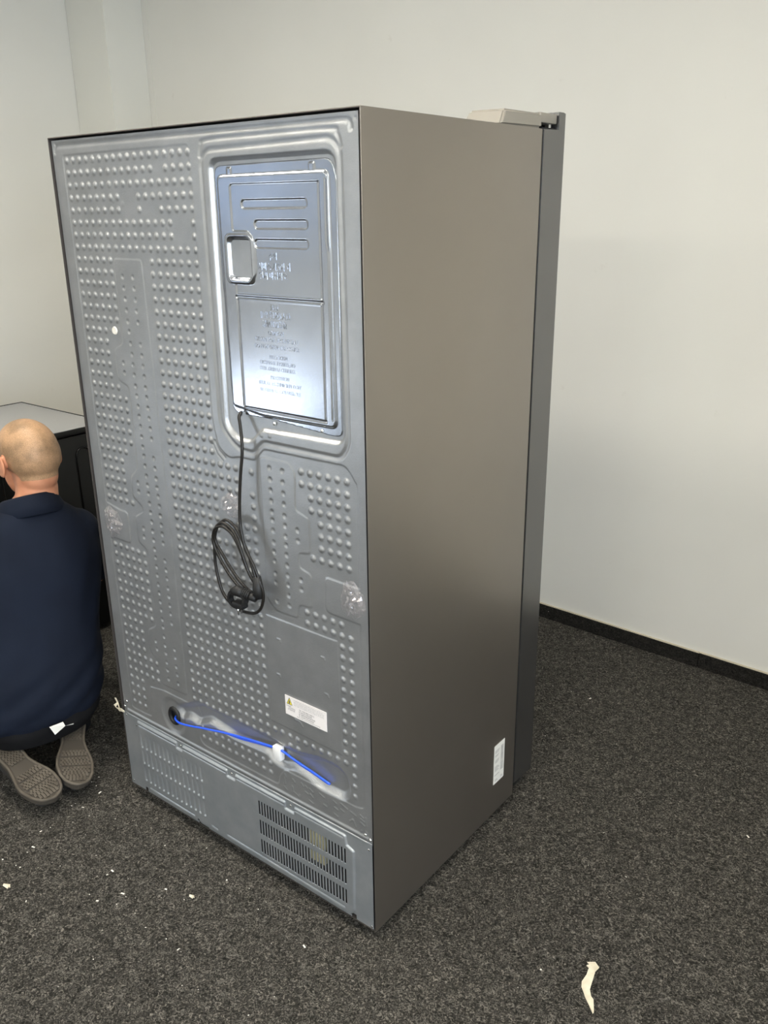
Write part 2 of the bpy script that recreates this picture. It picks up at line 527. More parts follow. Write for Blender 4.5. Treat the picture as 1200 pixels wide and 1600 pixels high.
class Field:
    def __init__(s, x0, x1, z0, z1, step):
        s.xs = np.arange(x0, x1 + step * .5, step); s.zs = np.arange(z0, z1 + step * .5, step)
        s.xs[-1] = x1; s.zs[-1] = z1
        s.X, s.Z = np.meshgrid(s.xs, s.zs)
        s.H = np.zeros(s.X.shape)
    def sub(s, P, pad):
        P = np.asarray(P, float)
        i0, i1 = np.searchsorted(s.xs, P[:, 0].min() - pad), np.searchsorted(s.xs, P[:, 0].max() + pad)
        j0, j1 = np.searchsorted(s.zs, P[:, 1].min() - pad), np.searchsorted(s.zs, P[:, 1].max() + pad)
        return slice(j0, j1), slice(i0, i1)
    def plateau(s, P, h, w):
        """inside the polygon add h, wall of width w centred on its outline"""
        sl = s.sub(P, w + 2)
        dd = sdf_poly(P, s.X[sl], s.Z[sl])
        s.H[sl] += h * sstep(.5 - dd / w)
    def groove(s, P, h, w, closed=False):
        if closed: P = list(P) + [P[0]]
        sl = s.sub(P, w + 2)
        dd = dist_line(P, s.X[sl], s.Z[sl])
        s.H[sl] += h * sstep(1 - dd / w)
    def dots(s, pts, h, r, flat=.25):
        for (x, z) in pts:
            sl = s.sub([(x, z)], r + 2)
            dd = np.hypot(s.X[sl] - x, s.Z[sl] - z) / r
            s.H[sl] += h * sstep((1 - dd) / (1 - flat))
    def build(s, name, mt, parent, y0, z_off, holes=None, skirt=None):
        ny, nx = s.X.shape
        co = np.empty((ny * nx, 3), np.float32)
        co[:, 0] = s.X.ravel() / 1000
        co[:, 1] = y0 - s.H.ravel() / 1000
        co[:, 2] = s.Z.ravel() / 1000 + z_off
        ii = (np.arange(ny - 1)[:, None] * nx + np.arange(nx - 1)[None, :])
        if holes is not None:
            xc = (s.X[:-1, :-1] + s.X[1:, 1:]) / 2; zc = (s.Z[:-1, :-1] + s.Z[1:, 1:]) / 2
            ii = ii[~holes(xc, zc)]
        ii = ii.ravel()
        f = np.stack([ii, ii + 1, ii + nx + 1, ii + nx], 1).astype(np.int32)
        me = bpy.data.meshes.new(name)
        me.vertices.add(len(co)); me.vertices.foreach_set('co', co.ravel())
        me.loops.add(f.size); me.loops.foreach_set('vertex_index', f.ravel())
        me.polygons.add(len(f))
        me.polygons.foreach_set('loop_start', np.arange(0, f.size, 4, dtype=np.int32))
        me.polygons.foreach_set('use_smooth', np.ones(len(f), bool))
        me.update(calc_edges=True); me.validate()
        me.materials.append(mt)
        o = bpy.data.objects.new(name, me)
        return link(o, parent)

# ------------------------------------------------------------------ the refrigerator
W, D, Z0, ZT = .9224, .6298, .030, 1.780
fridge = empty('refrigerator', (0, 0, 0), 'tall taupe-grey refrigerator seen from its embossed steel back, with a coiled black cord', 'refrigerator')
YP = .004      # plane of the back sheet, set into the cabinet rim

# cabinet shell: box whose back is folded round and opened for the sheet
bm = bmesh.new()
g = bmesh.ops.create_cube(bm, size=1.0)
for v in g['verts']:
    v.co = Vector(((v.co.x + .5) * W, (v.co.y + .5) * D, Z0 + (v.co.z + .5) * (ZT - Z0)))
bm.faces.ensure_lookup_table()
ve = [e for e in bm.edges]
bmesh.ops.bevel(bm, geom=ve, offset=.0012, segments=2, affect='EDGES', profile=.5)
bf = min(bm.faces, key=lambda f: f.calc_center_median().y - f.calc_area())
bf = max([f for f in bm.faces if abs(f.normal.y + 1) < 1e-3], key=lambda f: f.calc_area())
r = bmesh.ops.inset_region(bm, faces=[bf], thickness=.0022, depth=0)
r = bmesh.ops.extrude_face_region(bm, geom=[bf])
nv = [v for v in r['geom'] if isinstance(v, bmesh.types.BMVert)]
for v in nv: v.co.y += .03
bmesh.ops.delete(bm, geom=[bf], context='FACES') if bf.is_valid else None
ring_faces = [f for f in bm.faces if f.calc_center_median().y < .031 and max(abs(v.co.y) for v in f.verts) < .0305 and min(min(v.co.x, W - v.co.x, v.co.z - Z0, ZT - v.co.z) for v in f.verts) > .0011]
for f in ring_faces: f.material_index = 1  # rim and recess faces take the painted shadow colour
cab = bm_obj('cabinet', bm, M['side'], fridge, True, 30)
cab.data.materials.append(M['rim'])

def grid(i, j):
    zz = float(np.interp(j, [0, 25, 35, 49, 53], [1699, 1034, 770, 403, 297]))
    xx = 57.6 + 24.43 * i
    return (xx + (3.5 if (i < 6 and j > 25) else 0) + (2 if i >= 6 else 0), zz)
rows = {}
def add(js, *spans):
    for j in js:
        for sp in spans:
            rows.setdefault(j, []).extend(range(sp[0], sp[1] + 1))
add([0, 2, 7], (0, 17)); add([1], (0, 12), (14, 17)); add([3], (0, 7), (10, 17)); add([4], (0, 7), (10, 10), (13, 17))
add([5, 6], (0, 14), (17, 17)); add(range(8, 14), (0, 5)); add(range(14, 19), (0, 3)); add([19], (0, 4))
add(range(20, 25), (0, 5)); add([25, 30], (0, 4)); add([26, 27, 28, 29], (0, 3))
add(range(35, 43), (0, 5)); add(range(43, 47), (0, 3)); add([47, 48, 49], (0, 5)); add(range(50, 54), (0, 2))
add(range(8, 24), (11, 17)); add([24], (11, 20), (22, 22)); add([25, 26], (11, 20)); add([26], (22, 22))
add([27, 28], (11, 17), (22, 22)); add([29, 30], (11, 17), (22, 22)); add([29, 30], (20, 21)); add(range(31, 37), (11, 22))
add(range(37, 48), (11, 22)); add([48], (11, 33)); add([49], (11, 22), (25, 26), (33, 33)); add([50, 51], (33, 33))
add(range(41, 48), (32, 33)); add([52, 53], (12, 22))
add([23, 24], (28, 33)); add([25, 26], (29, 33)); add([27, 28, 29], (30, 33)); add([30], (29, 33))
add([35], (28, 32)); add([36], (28, 33)); add(range(37, 41), (32, 33))
raised = [grid(i, j) for j, cs in rows.items() for i in cs]
low = []
zs2 = [1452, 1427, 1403, 1378, 1353, 1330, 1303, 1278, 1254, 1230, 1204, 1181, 1156, 1132, 1107, 1082, 1057, 1035, 1010, 985, 962, 940, 915, 891, 867, 843, 819, 794, 772, 747, 724, 698, 675, 650, 627, 600, 578, 551, 525, 502, 475, 452, 425]
for z in zs2:
    xa = float(np.interp(z, [425, 900, 1450], [228, 229, 220])); xb = xa + float(np.interp(z, [425, 900, 1450], [38, 37, 37]))
    low.append((xa, z))
    if z not in (1330, 1057, 794, 578, 551): low.append((xb, z))
low += [(187, 1255), (187, 1232), (191, 961), (190, 938), (193, 842), (191, 819), (191, 526), (192, 503)]
for z in [1079, 1054, 1030, 1006, 982, 963, 939, 912, 890, 868, 839, 817, 772]: low.append((654, z))
for z in [1079, 1054, 1030, 1006, 980, 958, 934, 914, 891, 867, 844, 821, 796, 772]: low.append((691, z))
low += [(727, 956), (727, 932), (730, 843), (730, 821)]

F = Field(8.0, 914.0, 240.0, 1743.0, 1.75)
# rim groove
F.groove(rounded([(18, 282), (18, 1732), (897, 1732), (897, 300)], [1, 14, 14, 1])[6:-6], -2.6, 8)
F.groove([(25, 255), (900, 254)], 2.6, 7)
# recessed dotted field with its broken lower edge
field = rounded([(45, 272), (45, 1711), (478, 1713), (487, 1150), (500, 1102), (530, 1080), (565, 1089), (612, 1089), (640, 1118), (866, 1120), (893, 1085),
                 (893, 331), (870, 324), (646, 326), (628, 300), (622, 273), (352, 272), (337, 285), (337, 350), (322, 381), (202, 381), (140, 372), (134, 274)],
                [14, 8, 10, 30, 10, 20, 8, 10, 8, 14, 6, 10, 8, 10, 8, 10, 10, 8, 8, 10, 6, 10, 8])
F.plateau(field, -1.1, 4)
# raised channels, pads and label plate
F.plateau(rounded([(193, 1490), (293, 1490), (299, 1000), (300, 402), (197, 400), (193, 465), (162, 487), (162, 550), (199, 572), (199, 785), (166, 800), (165, 868), (197, 885),
                   (197, 902), (164, 920), (164, 970), (196, 1000), (198, 1200), (158, 1214), (158, 1285), (193, 1300)], 10), 1.0, 4)
F.plateau(rounded([(626, 1100), (712, 1100), (727, 1080), (723, 1000), (761, 988), (761, 910), (727, 905), (727, 872), (761, 862), (760, 785), (722, 783), (715, 748), (650, 748), (624, 770)], 9), 1.0, 4)
F.plateau(rounded([(47, 883), (100, 873), (133, 872), (132, 788), (60, 788), (47, 783)], [2, 6, 12, 10, 4, 2]), 1.2, 4)
F.plateau(rounded([(800, 868), (893, 866), (893, 786), (800, 788)], [10, 3, 3, 12]), 1.2, 4)
F.plateau([(615, 728), (828, 727), (833, 445), (612, 450)], 1.0, 3.5)
for (x, z) in ((652, 677), (785, 675), (645, 585), (792, 586)): F.groove([(x - 5, z), (x + 4, z), (x + 5, z - 6)], 1.2, 3)
F.groove([(690, 483), (706, 482), (714, 472)], 1.3, 3)
# outer groove, short top arc and the deep pocket of the control box
outer = rounded([(512, 1678), (528, 1700), (850, 1706), (872, 1686), (874, 1160), (852, 1132), (640, 1132), (608, 1103), (560, 1106), (512, 1150)], [16, 16, 16, 18, 18, 14, 10, 10, 26, 24])
F.groove(outer, -2.4, 8, True)
F.groove(smooth_path([(512, 1688, 0), (517, 1704, 0), (535, 1717, 0), (700, 1721, 0), (848, 1722, 0), (866, 1712, 0), (874, 1690, 0)], 6) and [(p.x, p.y) for p in smooth_path([(510, 1690, 0), (516, 1708, 0), (536, 1718, 0), (700, 1720, 0), (848, 1720, 0), (866, 1711, 0), (874, 1690, 0)], 6)], -2.2, 7)
F.groove([(487, 1112), (498, 1092), (516, 1079)], -1.6, 5)
F.groove([(480, 1104), (492, 1083), (508, 1070)], -1.2, 4)
pocket = rounded([(536, 1682), (858, 1684), (863, 1162), (634, 1158), (602, 1128), (560, 1126), (528, 1150)], [22, 24, 24, 10, 10, 20, 20])
F.plateau(pocket, -9.0, 10)
F.dots([(636, 1147), (660, 1149)], .9, 6)
# trough for the blue tube and grommet dish
trough = rounded([(250, 348), (300, 372), (345, 392), (610, 392), (650, 384), (700, 388), (765, 404), (815, 404), (842, 385), (848, 352), (832, 330), (760, 327), (715, 342), (680, 345), (640, 331), (612, 334), (588, 352),
                  (470, 345), (380, 358), (335, 333), (300, 340), (262, 322)], 12)
F.plateau(trough, -12.0, 22)
F.plateau([(233 + 44 * math.cos(a), 314 + 50 * math.sin(a)) for a in np.linspace(0, 2 * math.pi, 32, endpoint=False)], -4.0, 18)
# dots
F.dots(raised, 2.9, 9.0, .22)
F.dots(low, -2.1, 7.4, .15)
# corner screw dimples, small rings in the top left, embossed letters below the trough
F.dots([(20, 1727 + 8), (908, 1733)], -1.6, 4)
strokes = [((646, 314), (649, 306)), ((645, 302), (645, 285)), ((642, 276), (650, 270)), ((672, 310), (678, 304)), ((670, 288), (672, 276)), ((672, 275), (690, 269)), ((692, 275), (690, 266)),
           ((700, 312), (706, 305)), ((712, 310), (719, 306)), ((726, 308), (736, 302)), ((712, 293), (720, 290)), ((728, 293), (735, 287)), ((724, 274), (735, 270)), ((757, 309), (771, 304)), ((770, 284), (778, 282)),
           ((800, 309), (808, 305)), ((822, 312), (842, 305)), ((803, 292), (812, 289)), ((822, 296), (831, 293)), ((801, 274), (812, 270)), ((850, 304), (866, 299)), ((858, 285), (848, 276)), ((858, 285), (866, 268)),
           ((880, 308), (888, 303)), ((881, 298), (892, 294)), ((880, 288), (892, 283)), ((896, 308), (897, 286)), ((884, 268), (880, 262)), ((895, 270), (901, 266))]
for a, b in strokes: F.groove([a, b], 1.0, 3.2)
F.dots([(150, 1290 + 39), (214, 1613), (248, 1605), (392, 1556), (12, 281), (22, 284)], .8, 7)
def hole_fn(x, z):
    return np.hypot((x - 170), (z - 1329)) < 8
back = F.build('back_panel', M['panel'], fridge, YP, Z0, holes=lambda x, z: (np.hypot(x - 233, z - 314) < 17))
back['label'] = 'embossed galvanised back sheet with rows of round dimples'
# pale plug in the injection hole
def disc_bm(bm, c, r, h, axis='Y', seg=20, bevel=.0006):
    g = bmesh.ops.create_cone(bm, cap_ends=True, segments=seg, radius1=r, radius2=r * .86, depth=h)
    rot = Matrix.Rotation(R(90), 4, 'X') if axis == 'Y' else Matrix.Identity(4)
    bmesh.ops.transform(bm, matrix=Matrix.Translation(c) @ rot, verts=g['verts'])
bm = bmesh.new(); disc_bm(bm, (.170, YP - .0022, Z0 + 1.329), .0095, .0025)
o = bm_obj('hole_plug', bm, M['crumb'], fridge); o['label'] = 'round cream plug in the embossed sheet'
for v in o.data.vertices: pass

def dome(name, x, z, r, h, mt, parent, y=YP):
    V = [(0, -h, 0)]; Fc = []
    seg = 12
    for k, (rr, hh) in enumerate(((.45, .92), (.8, .6), (1, .0))):
        for i in range(seg):
            a = 2 * math.pi * i / seg
            V.append((r * rr * math.cos(a), -h * hh, r * rr * math.sin(a)))
    for i in range(seg):
        j = (i + 1) % seg
        Fc.append((0, 1 + j, 1 + i))
        for k in range(2):
            b0 = 1 + k * seg; b1 = b0 + seg
            Fc.append((b0 + i, b0 + j, b1 + j, b1 + i))
    o = mesh_obj(name, V, Fc, mt, parent, True)
    o.location = (x / 1000, y, Z0 + z / 1000)
    return o

screw0 = dome('screw', 58, 217, 4.2e-3, 2.6e-3, M['screw'], fridge, YP - .0005)
def screw(x, z, y=YP - .0005, parent=fridge):
    o = bpy.data.objects.new('screw', screw0.data); link(o, parent)
    o.location = (x / 1000, y, Z0 + z / 1000); return o
for (x, z) in ((15, 236), (12, 263), (24, 283), (253, 231), (453, 230), (661, 230), (904, 226), (12, 12), (908, 7), (912 - 4, 254), (894, 262)):
    screw(x, z, YP - .001)

# ---- control box cover sunk in the pocket
C = Field(535, 862, 1164, 1680, 1.5)
outl = rounded([(541, 1671), (846, 1674), (856, 1640), (853, 1175), (830, 1172), (660, 1184), (600, 1183), (548, 1185)], [20, 20, 8, 22, 8, 4, 4, 20])
dd = sdf_poly(outl, C.X, C.Z)
C.H[:] = np.where(dd < 0, 0, -14 * sstep(dd / 3))
C.plateau(rounded([(551, 1652), (838, 1653), (840, 1190), (640, 1189), (590, 1196), (552, 1200)], [12, 14, 14, 6, 6, 10]), 3.4, 5)
C.groove([(833, 1640), (832, 1535), (836, 1512), (834, 1205)], -1.2, 2.8)
ins1 = rounded([(586, 1637), (817, 1636), (817, 1431), (586, 1431), (586, 1452), (628, 1452), (646, 1470), (646, 1530), (630, 1551), (586, 1551)], [8, 6, 3, 3, 4, 10, 10, 10, 10, 6])
C.plateau(ins1, -1.5, 3)
C.plateau(rounded([(586, 1421), (817, 1420), (817, 1199), (590, 1201)], 5), -.4, 3)
C.groove([(586, 1425.5), (817, 1425.5)], -2.0, 5)
C.groove([(588, 1204), (588, 1420)], -1.4, 3); C.groove([(590, 1200), (817, 1199)], -1.6, 3.4); C.groove([(816, 1200), (816, 1636)], -1.2, 3)
for (x0, x1, zc) in ((614, 786, 1600), (647, 786, 1563), (645, 786, 1528)):
    st = [(x0 + 8 + 8 * math.cos(a), zc + 8 * math.sin(a)) for a in np.linspace(math.pi / 2, 3 * math.pi / 2, 9)] + [(x1 - 8 + 8 * math.cos(a), zc + 8 * math.sin(a)) for a in np.linspace(-math.pi / 2, math.pi / 2, 9)]
    C.plateau(st, -1.9, 3.4)
C.plateau(rounded([(564, 1545), (641, 1545), (641, 1452), (564, 1452)], 16), 2.2, 5)
C.plateau(rounded([(572, 1538), (633, 1538), (633, 1460), (572, 1460)], 12), -8.0, 9)
C.plateau(rounded([(578, 1666), (590, 1667), (590, 1655), (578, 1655)], 3), 1.2, 3)
C.plateau(rounded([(792, 1668), (806, 1668), (806, 1655), (792, 1655)], 3), 1.2, 3)
C.plateau([(655, 1182), (684, 1180), (684, 1168), (655, 1168)], 1.0, 3)
cover = C.build('control_box_cover', M['cover'], fridge, YP + .0068, Z0, holes=lambda x, z: (sdf_poly(outl, x, z) > 6) | ((abs(x - 579) < 7) & (z < 1190)))
cover['label'] = 'bright bluish steel cover with three slots, a hand grip and embossed warnings'
for (x, z) in ((566, 1180), (670, 1175), (801, 1179)): screw(x, z, YP + .0062)

def text_geo(body, size, extrude=0.0, sx=1.0):
    cu = bpy.data.curves.new('t', 'FONT')
    cu.body = body; cu.size = size; cu.extrude = extrude
    cu.align_x = 'CENTER'; cu.align_y = 'CENTER'; cu.resolution_u = 2; cu.space_line = 1.0
    ob = bpy.data.objects.new('t', cu); COL.objects.link(ob)
    bpy.context.view_layer.update()
    me = bpy.data.meshes.new_from_object(ob.evaluated_get(bpy.context.evaluated_depsgraph_get()))
    V = [(v.co.x * sx, v.co.y, v.co.z) for v in me.vertices]; Fc = [tuple(p.vertices) for p in me.polygons]
    bpy.data.objects.remove(ob); bpy.data.curves.remove(cu); bpy.data.meshes.remove(me)
    return V, Fc

def wall_text(lines, y, thick):
    """lines: (text, cx_mm, cz_mm, height_mm, width_mm) on the back plane"""
    geos = []
    for (s, cx, cz, hh, ww) in lines:
        V, Fc = text_geo(s, hh * 1.35 / 1000, thick)
        if not V: continue
        x0 = min(v[0] for v in V); x1 = max(v[0] for v in V)
        k = (ww / 1000) / max(1e-6, x1 - x0); xm = (x0 + x1) / 2
        geos.append(([(cx / 1000 + (v[0] - xm) * k, y - v[2], Z0 + cz / 1000 + v[1]) for v in V], Fc))
    return merge(geos)

YC = YP + .0068
blocks = [(.0019, [('주의', 691, 1504, 11, 22), ('서비스 기술자 외', 694, 1485, 12, 84), ('열지 마십시오', 690, 1468, 12, 74)]),
    (.0030, [('注意', 690, 1409, 10, 22), ('非專業技術人員', 690, 1393, 11, 84), ('請勿打開蓋板', 688, 1376, 11, 66)]),
    (.0030, [('CAUTION', 690, 1359.5, 9, 42), ('EXCEPT FOR TECHNICIAN', 690, 1346, 9, 116), ('DO NOT OPEN THE COVER', 690, 1332, 9, 122)]),
    (.0030, [('PRECAUCION', 694, 1312, 8, 48), ('EXCEPTO EL TECNICO, NO', 690, 1300, 8, 96), ('DEBE ABRIR LA CUBIERTA', 690, 1288, 8, 98)]),
    (.0030, [('PRECAUTION', 695, 1271, 8, 50), ('SEUL LE TECHNICIEN DOIT', 694, 1258, 8, 118), ('RETIRER LE COUVERCLE', 694, 1244, 8, 112)])]
for (hh, lines) in blocks:
    V, Fc = wall_text(lines, YC - hh - .0001, .0007)
    o = mesh_obj('embossed_lettering', V, Fc, M['cover'], cover); o['kind'] = 'stuff'

# ---- compressor cover at the bottom
K = Field(2.0, 914.0, 0.0, 246.0, 9.72 / 6)
body = rounded([(68, 236), (237, 236), (237, 219), (263, 219), (263, 236), (438, 236), (438, 218), (469, 218), (469, 235), (644, 235), (644, 216), (676, 216), (676, 233), (836, 232), (840, 208), (861, 200), (858, 30), (848, 10), (90, 12), (68, 30)], 3)
K.plateau(body, 4.5, 5)
for (a, b) in ((75, 232), (268, 433), (475, 640), (681, 830)): K.groove([(a, 227), (b, 227)], -1.6, 4)
for (a, b) in ((97, 288), (361, 381), (422, 828)): K.groove([(a, 26), (b, 24)], -2.2, 5)
K.groove([(30, 243), (900, 243)], 1.2, 4)
lx = [82 + 19.45 * i for i in range(14)]
for (zt, zb) in ((202, 159), (148, 105), (94, 47)):
    for x in lx:
        P_ = [(x - 4.2, zt), (x + 4.2, zt), (x + 5, zb), (x - 5, zb)]
        sl = K.sub(P_, 4)
        X_, Z_ = K.X[sl], K.Z[sl]
        prof = sstep(1 - np.abs(X_ - x) / 6.0)
        grow = np.clip((zt - Z_) / (zt - zb), 0, 1) ** 1.0
        body_ = np.where(Z_ >= zb, (.35 + .65 * grow) * np.clip((zt - Z_) / 3, 0, 1), np.clip(1 - (zb - Z_) / 3, 0, 1))
        K.H[sl] += -3.0 * prof * body_ * np.where(Z_ > zb - 5, 1, 0)
    K.dots([(x, zb - 4) for x in lx], 1.4, 5.0)
x_first, pitch = 553.0, 9.72
K.xs -= 0
def vents(x, z):
    n = np.floor((x - (x_first - 2.43)) / pitch)
    fx = (x - (x_first - 2.43)) - n * pitch
    hit = (n >= 0) & (n < 30) & (fx < 4.86)
    zz = ((z > 155) & (z < 198)) | ((z > 96) & (z < 139)) | ((z > 37) & (z < 79))
    notch = ((x > 66) & (x < 78) & (z < 14)) | ((x > 300) & (x < 308) & (z < 20)) | ((x > 308) & (x < 340) & (z < 5)) | ((x > 848) & (x < 862) & (z < 14))
    return (hit & zz) | notch
lower = K.build('compressor_cover', M['lower'], fridge, YP - .0012, Z0, holes=vents)
lower['label'] = 'blue-grey zinc compressor cover with louvres and a slotted grille'
sol = lower.modifiers.new('thick', 'SOLIDIFY'); sol.thickness = .0012; sol.offset = 1
box('compressor_shade', .012, .910, .022, .028, Z0 + .006, Z0 + .24, M['dark'], fridge)  # dark sheet standing for the shade behind the grille
o = box('foam_block', .716, .762, .006, .018, Z0 + .100, Z0 + .192, M['foam_yellow'], fridge, .003); o['label'] = 'yellow foam block behind the grille'

# ---- grommet, blue tube, clip
th = np.linspace(0, 2 * math.pi, 28, endpoint=False)
Vt, Ft = tube_geo([(.233 + .0175 * math.cos(a), YP + .0035, Z0 + .314 + .0215 * math.sin(a)) for a in th], .0062, 10, close=True)
mesh_obj('grommet', Vt, Ft, M['black'], fridge, True)['label'] = 'black rubber grommet ring'
bm = bmesh.new(); disc_bm(bm, (.233, YP + .012, Z0 + .314), .022, .004); bm_obj('grommet_shade', bm, M['dark'], fridge)  # black disc painted as the shade inside the hole
def back_pts(l): return [(x / 1000, YP - y / 1000, Z0 + z / 1000) for (x, z, y) in l]
tp = smooth_path(back_pts([(233, 311, -8), (240, 309, 1), (262, 309, 7), (300, 316, 8), (360, 330, 6), (440, 348, 4), (520, 363, 3), (600, 376, 3), (640, 379, 2), (680, 370, 1), (735, 358, -2), (786, 344, -6)]), 6)
Vt, Ft = tube_geo(tp, .0027, 10)
tube_a = mesh_obj('blue_tube', Vt, Ft, M['blue'], fridge, True)
tp2 = smooth_path(back_pts([(440, 346, 1), (500, 353, 1), (560, 366, 2), (600, 373, 2), (640, 377, -1), (690, 363, -2), (735, 354, -4), (780, 341, -8)]), 6)
Vt, Ft = tube_geo(tp2, .0025, 10)
mesh_obj('blue_tube', Vt, Ft, M['blue'], fridge, True)
o = box('cable_clip', .617, .641, YP - .009, YP + .008, Z0 + .349, Z0 + .386, M['white_plastic'], fridge, .002); o['label'] = 'white clip holding the blue tube'

# ---- power cord: down from the pocket, then three coils tied at the plug
YQ = -.040
def cp(l): return [(x / 1000, y / 1000, Z0 + z / 1000) for (x, z, y) in l]
drop = [(578, 1189, 6), (578.7, 1179.6, -1.9), (584.2, 1163.8, -5.6), (595.9, 1116.4, -14.9), (589.5, 1054.5, -19.8), (584.2, 992.9, -22.9), (585.1, 951.4, -26), (592.4, 920.1, -28.5)]
coilA = [(600.1, 894.5, -29.1), (620.9, 861.2, -28.5), (636.9, 824.1, -27.3), (642.9, 801.3, -26), (640.8, 779, -26), (627.7, 753.7, -26), (602.5, 739.9, -27.3), (559, 740.8, -29.8), (518.5, 764.7, -31), (499.1, 817, -29.8), (494.9, 867.8, -27.3), (504, 915.9, -26), (534.8, 946.5, -25.4), (566.8, 939.2, -26)]
coilB = [(588.2, 915.4, -27.3), (608.7, 879.5, -28.5), (623, 843.4, -29.8), (633, 810.4, -28.5), (631.5, 795.8, -24.8), (609.1, 790.2, -23.6), (578.9, 801.9, -24.8), (547.6, 829.7, -26), (521.3, 861.7, -27.3), (502.1, 889.6, -28.5), (505.2, 919.6, -29.8), (528.6, 939.9, -29.8), (557, 933.8, -29.8)]
coilC = [(578.5, 911, -31), (592.8, 878, -32.2), (609, 837.8, -31), (625.9, 810.4, -28.5), (621.7, 790.7, -27.3), (593.3, 785.6, -27.3), (565, 798.3, -28.5), (534.7, 826.2, -29.8), (507.3, 864.3, -31), (497.1, 893.8, -31), (506.8, 921, -31.6), (532.8, 933, -32.2), (562.3, 922.8, -32.2),
         (583.7, 893.3, -32.2), (600.8, 853.1, -31), (620, 823.1, -29.8), (636.1, 806.4, -28.5), (628.4, 784.4, -32.2), (611.3, 782.9, -33.5)]
Vt, Ft = tube_geo(smooth_path(cp(drop + coilA + coilB + coilC), 6), .0036, 9)
cord = mesh_obj('power_cord', Vt, Ft, M['cord'], fridge, True); cord['label'] = 'black power cord hanging in a tied coil'
# tie and plug
SH = Vector((-0.0199, 0.0182, -0.0121))    # the tie and plug as one cluster
geos = []
geos.append(tube_geo(cp([(648, 848, -46), (650, 815, -46), (655, 797, -48)]), [.009, .013, .007], 12))
tie = mesh_obj('cord_tie', *merge(geos), M['black'], cord, True)
# plug: ribbed neck, angled body and pull ring
geos = [tube_geo(cp([(646, 795, -50), (628, 800, -54)]), [.008, .0095], 12)]
for q in range(4):
    geos.append(tube_geo(cp([(630 - q * 4.6, 800.5 + q * 1.0, -54 - q * .6), (627.4 - q * 4.6, 801 + q * 1.0, -54.5 - q * .6)]), .0112, 12))
geos.append(tube_geo(cp([(612, 803, -57), (596, 806, -60), (582, 800, -62)]), [.012, .013, .008], 12))
plug = mesh_obj('plug', *merge(geos), M['black'], cord, True)
ringp = [(584, 802), (574, 790), (573, 777), (583, 768), (600, 767), (616, 776), (622, 790), (612, 801)]
rp = smooth_path(cp([(x, z, -60) for x, z in ringp]), 4, True)
Vr = []; Fr = []
for i, p in enumerate(rp):
    q = rp[(i + 1) % len(rp)] - rp[i - 1]; nn_ = Vector((q.z, 0, -q.x)).normalized()
    for (a, b) in ((-.003, -.007), (.003, -.007), (.003, .007), (-.003, .007)):
        Vr.append(p + nn_ * a + Vector((0, b, 0)))
nR = len(rp)
for i in range(nR):
    for k in range(4):
        Fr.append((i * 4 + k, i * 4 + (k + 1) % 4, ((i + 1) % nR) * 4 + (k + 1) % 4, ((i + 1) % nR) * 4 + k))
mesh_obj('pull_ring', Vr, Fr, M['black'], plug)
bm = bmesh.new(); box_bm(bm, .583, .616, -.068, -.046, Z0 + .764, Z0 + .779, .004)
bm_obj('plug_body', bm, M['black'], plug, True, 40)
geos = [tube_geo(cp([(594, 766, -60), (597, 746, -60)]), .0022, 8), tube_geo(cp([(594, 766, -51), (597, 747, -51)]), .0022, 8)]
o = mesh_obj('plug_pin', *merge(geos), M['screw'], plug, True)

for o_ in (tie, plug):
    o_.location = SH

# ---- crumpled film over the three filling holes
def crumple(name, cx, cz, rx, rz, seed):
    n = 22; V = []; Fc = []
    V.append((0, -.009, 0))
    for k in range(1, 9):
        for i in range(n):
            a = 2 * math.pi * i / n
            q = k / 8
            rr = q * (1 + .10 * math.sin(3 * a + seed) + .06 * math.sin(7 * a + 2 * seed))
            x, z = rx * rr * math.cos(a), rz * rr * math.sin(a)
            nz = noise.noise(Vector((x * 70 + seed * 5, z * 70, seed))) + .6 * noise.noise(Vector((x * 190, z * 190, seed * 3)))
            y = -.0012 - (1 - q ** 2) * .006 - abs(nz) * .011 * (1 - q ** 4)
            V.append((x, y, z))
    for i in range(n): Fc.append((0, 1 + (i + 1) % n, 1 + i))
    for k in range(7):
        for i in range(n):
            a = 1 + k * n; b = a + n; j = (i + 1) % n
            Fc.append((a + i, a + j, b + j, b + i))
    o = mesh_obj(name, V, Fc, M['film'], fridge)
    o.location = (cx / 1000, YP - .0018, Z0 + cz / 1000)
    o['label'] = 'crumpled clear film patch'
    return o
crumple('film_patch', 70, 834, .036, .042, 1.0)
crumple('film_patch', 876, 836, .034, .042, 2.3)
crumple('film_patch', 528, 970, .033, .030, 4.1)

# ---- stickers
def bars(lines, y):
    geos = []
    for (x0, z0, x1, z1) in lines:
        geos.append(([(x0 / 1000, y, Z0 + z0 / 1000), (x1 / 1000, y, Z0 + z0 / 1000), (x1 / 1000, y, Z0 + z1 / 1000), (x0 / 1000, y, Z0 + z1 / 1000)], [(0, 1, 2, 3)]))
    return merge(geos)
YS = YP - .0022
stk = box('warning_sticker', .6635, .7905, YS, YS + .001, Z0 + .490, Z0 + .540, M['paper'], fridge); stk['label'] = 'small white sticker with a yellow warning triangle and printed lines'
tri = [(.669, YS - .0002, Z0 + .519), (.686, YS - .0002, Z0 + .519), (.6775, YS - .0002, Z0 + .5365)]
mesh_obj('warning_triangle', tri, [(0, 1, 2)], M['yellow'], stk)
V, Fc = merge([tube_geo([tri[0], tri[1]], .0006, 4), tube_geo([tri[1], tri[2]], .0006, 4), tube_geo([tri[2], tri[0]], .0006, 4),
               tube_geo([(.6775, YS - .0003, Z0 + .522), (.6775, YS - .0003, Z0 + .527), (.6775, YS - .0003, Z0 + .531)], [.0022, .0018, .0003], 8)])
mesh_obj('triangle_border', V, Fc, M['ink'], stk)
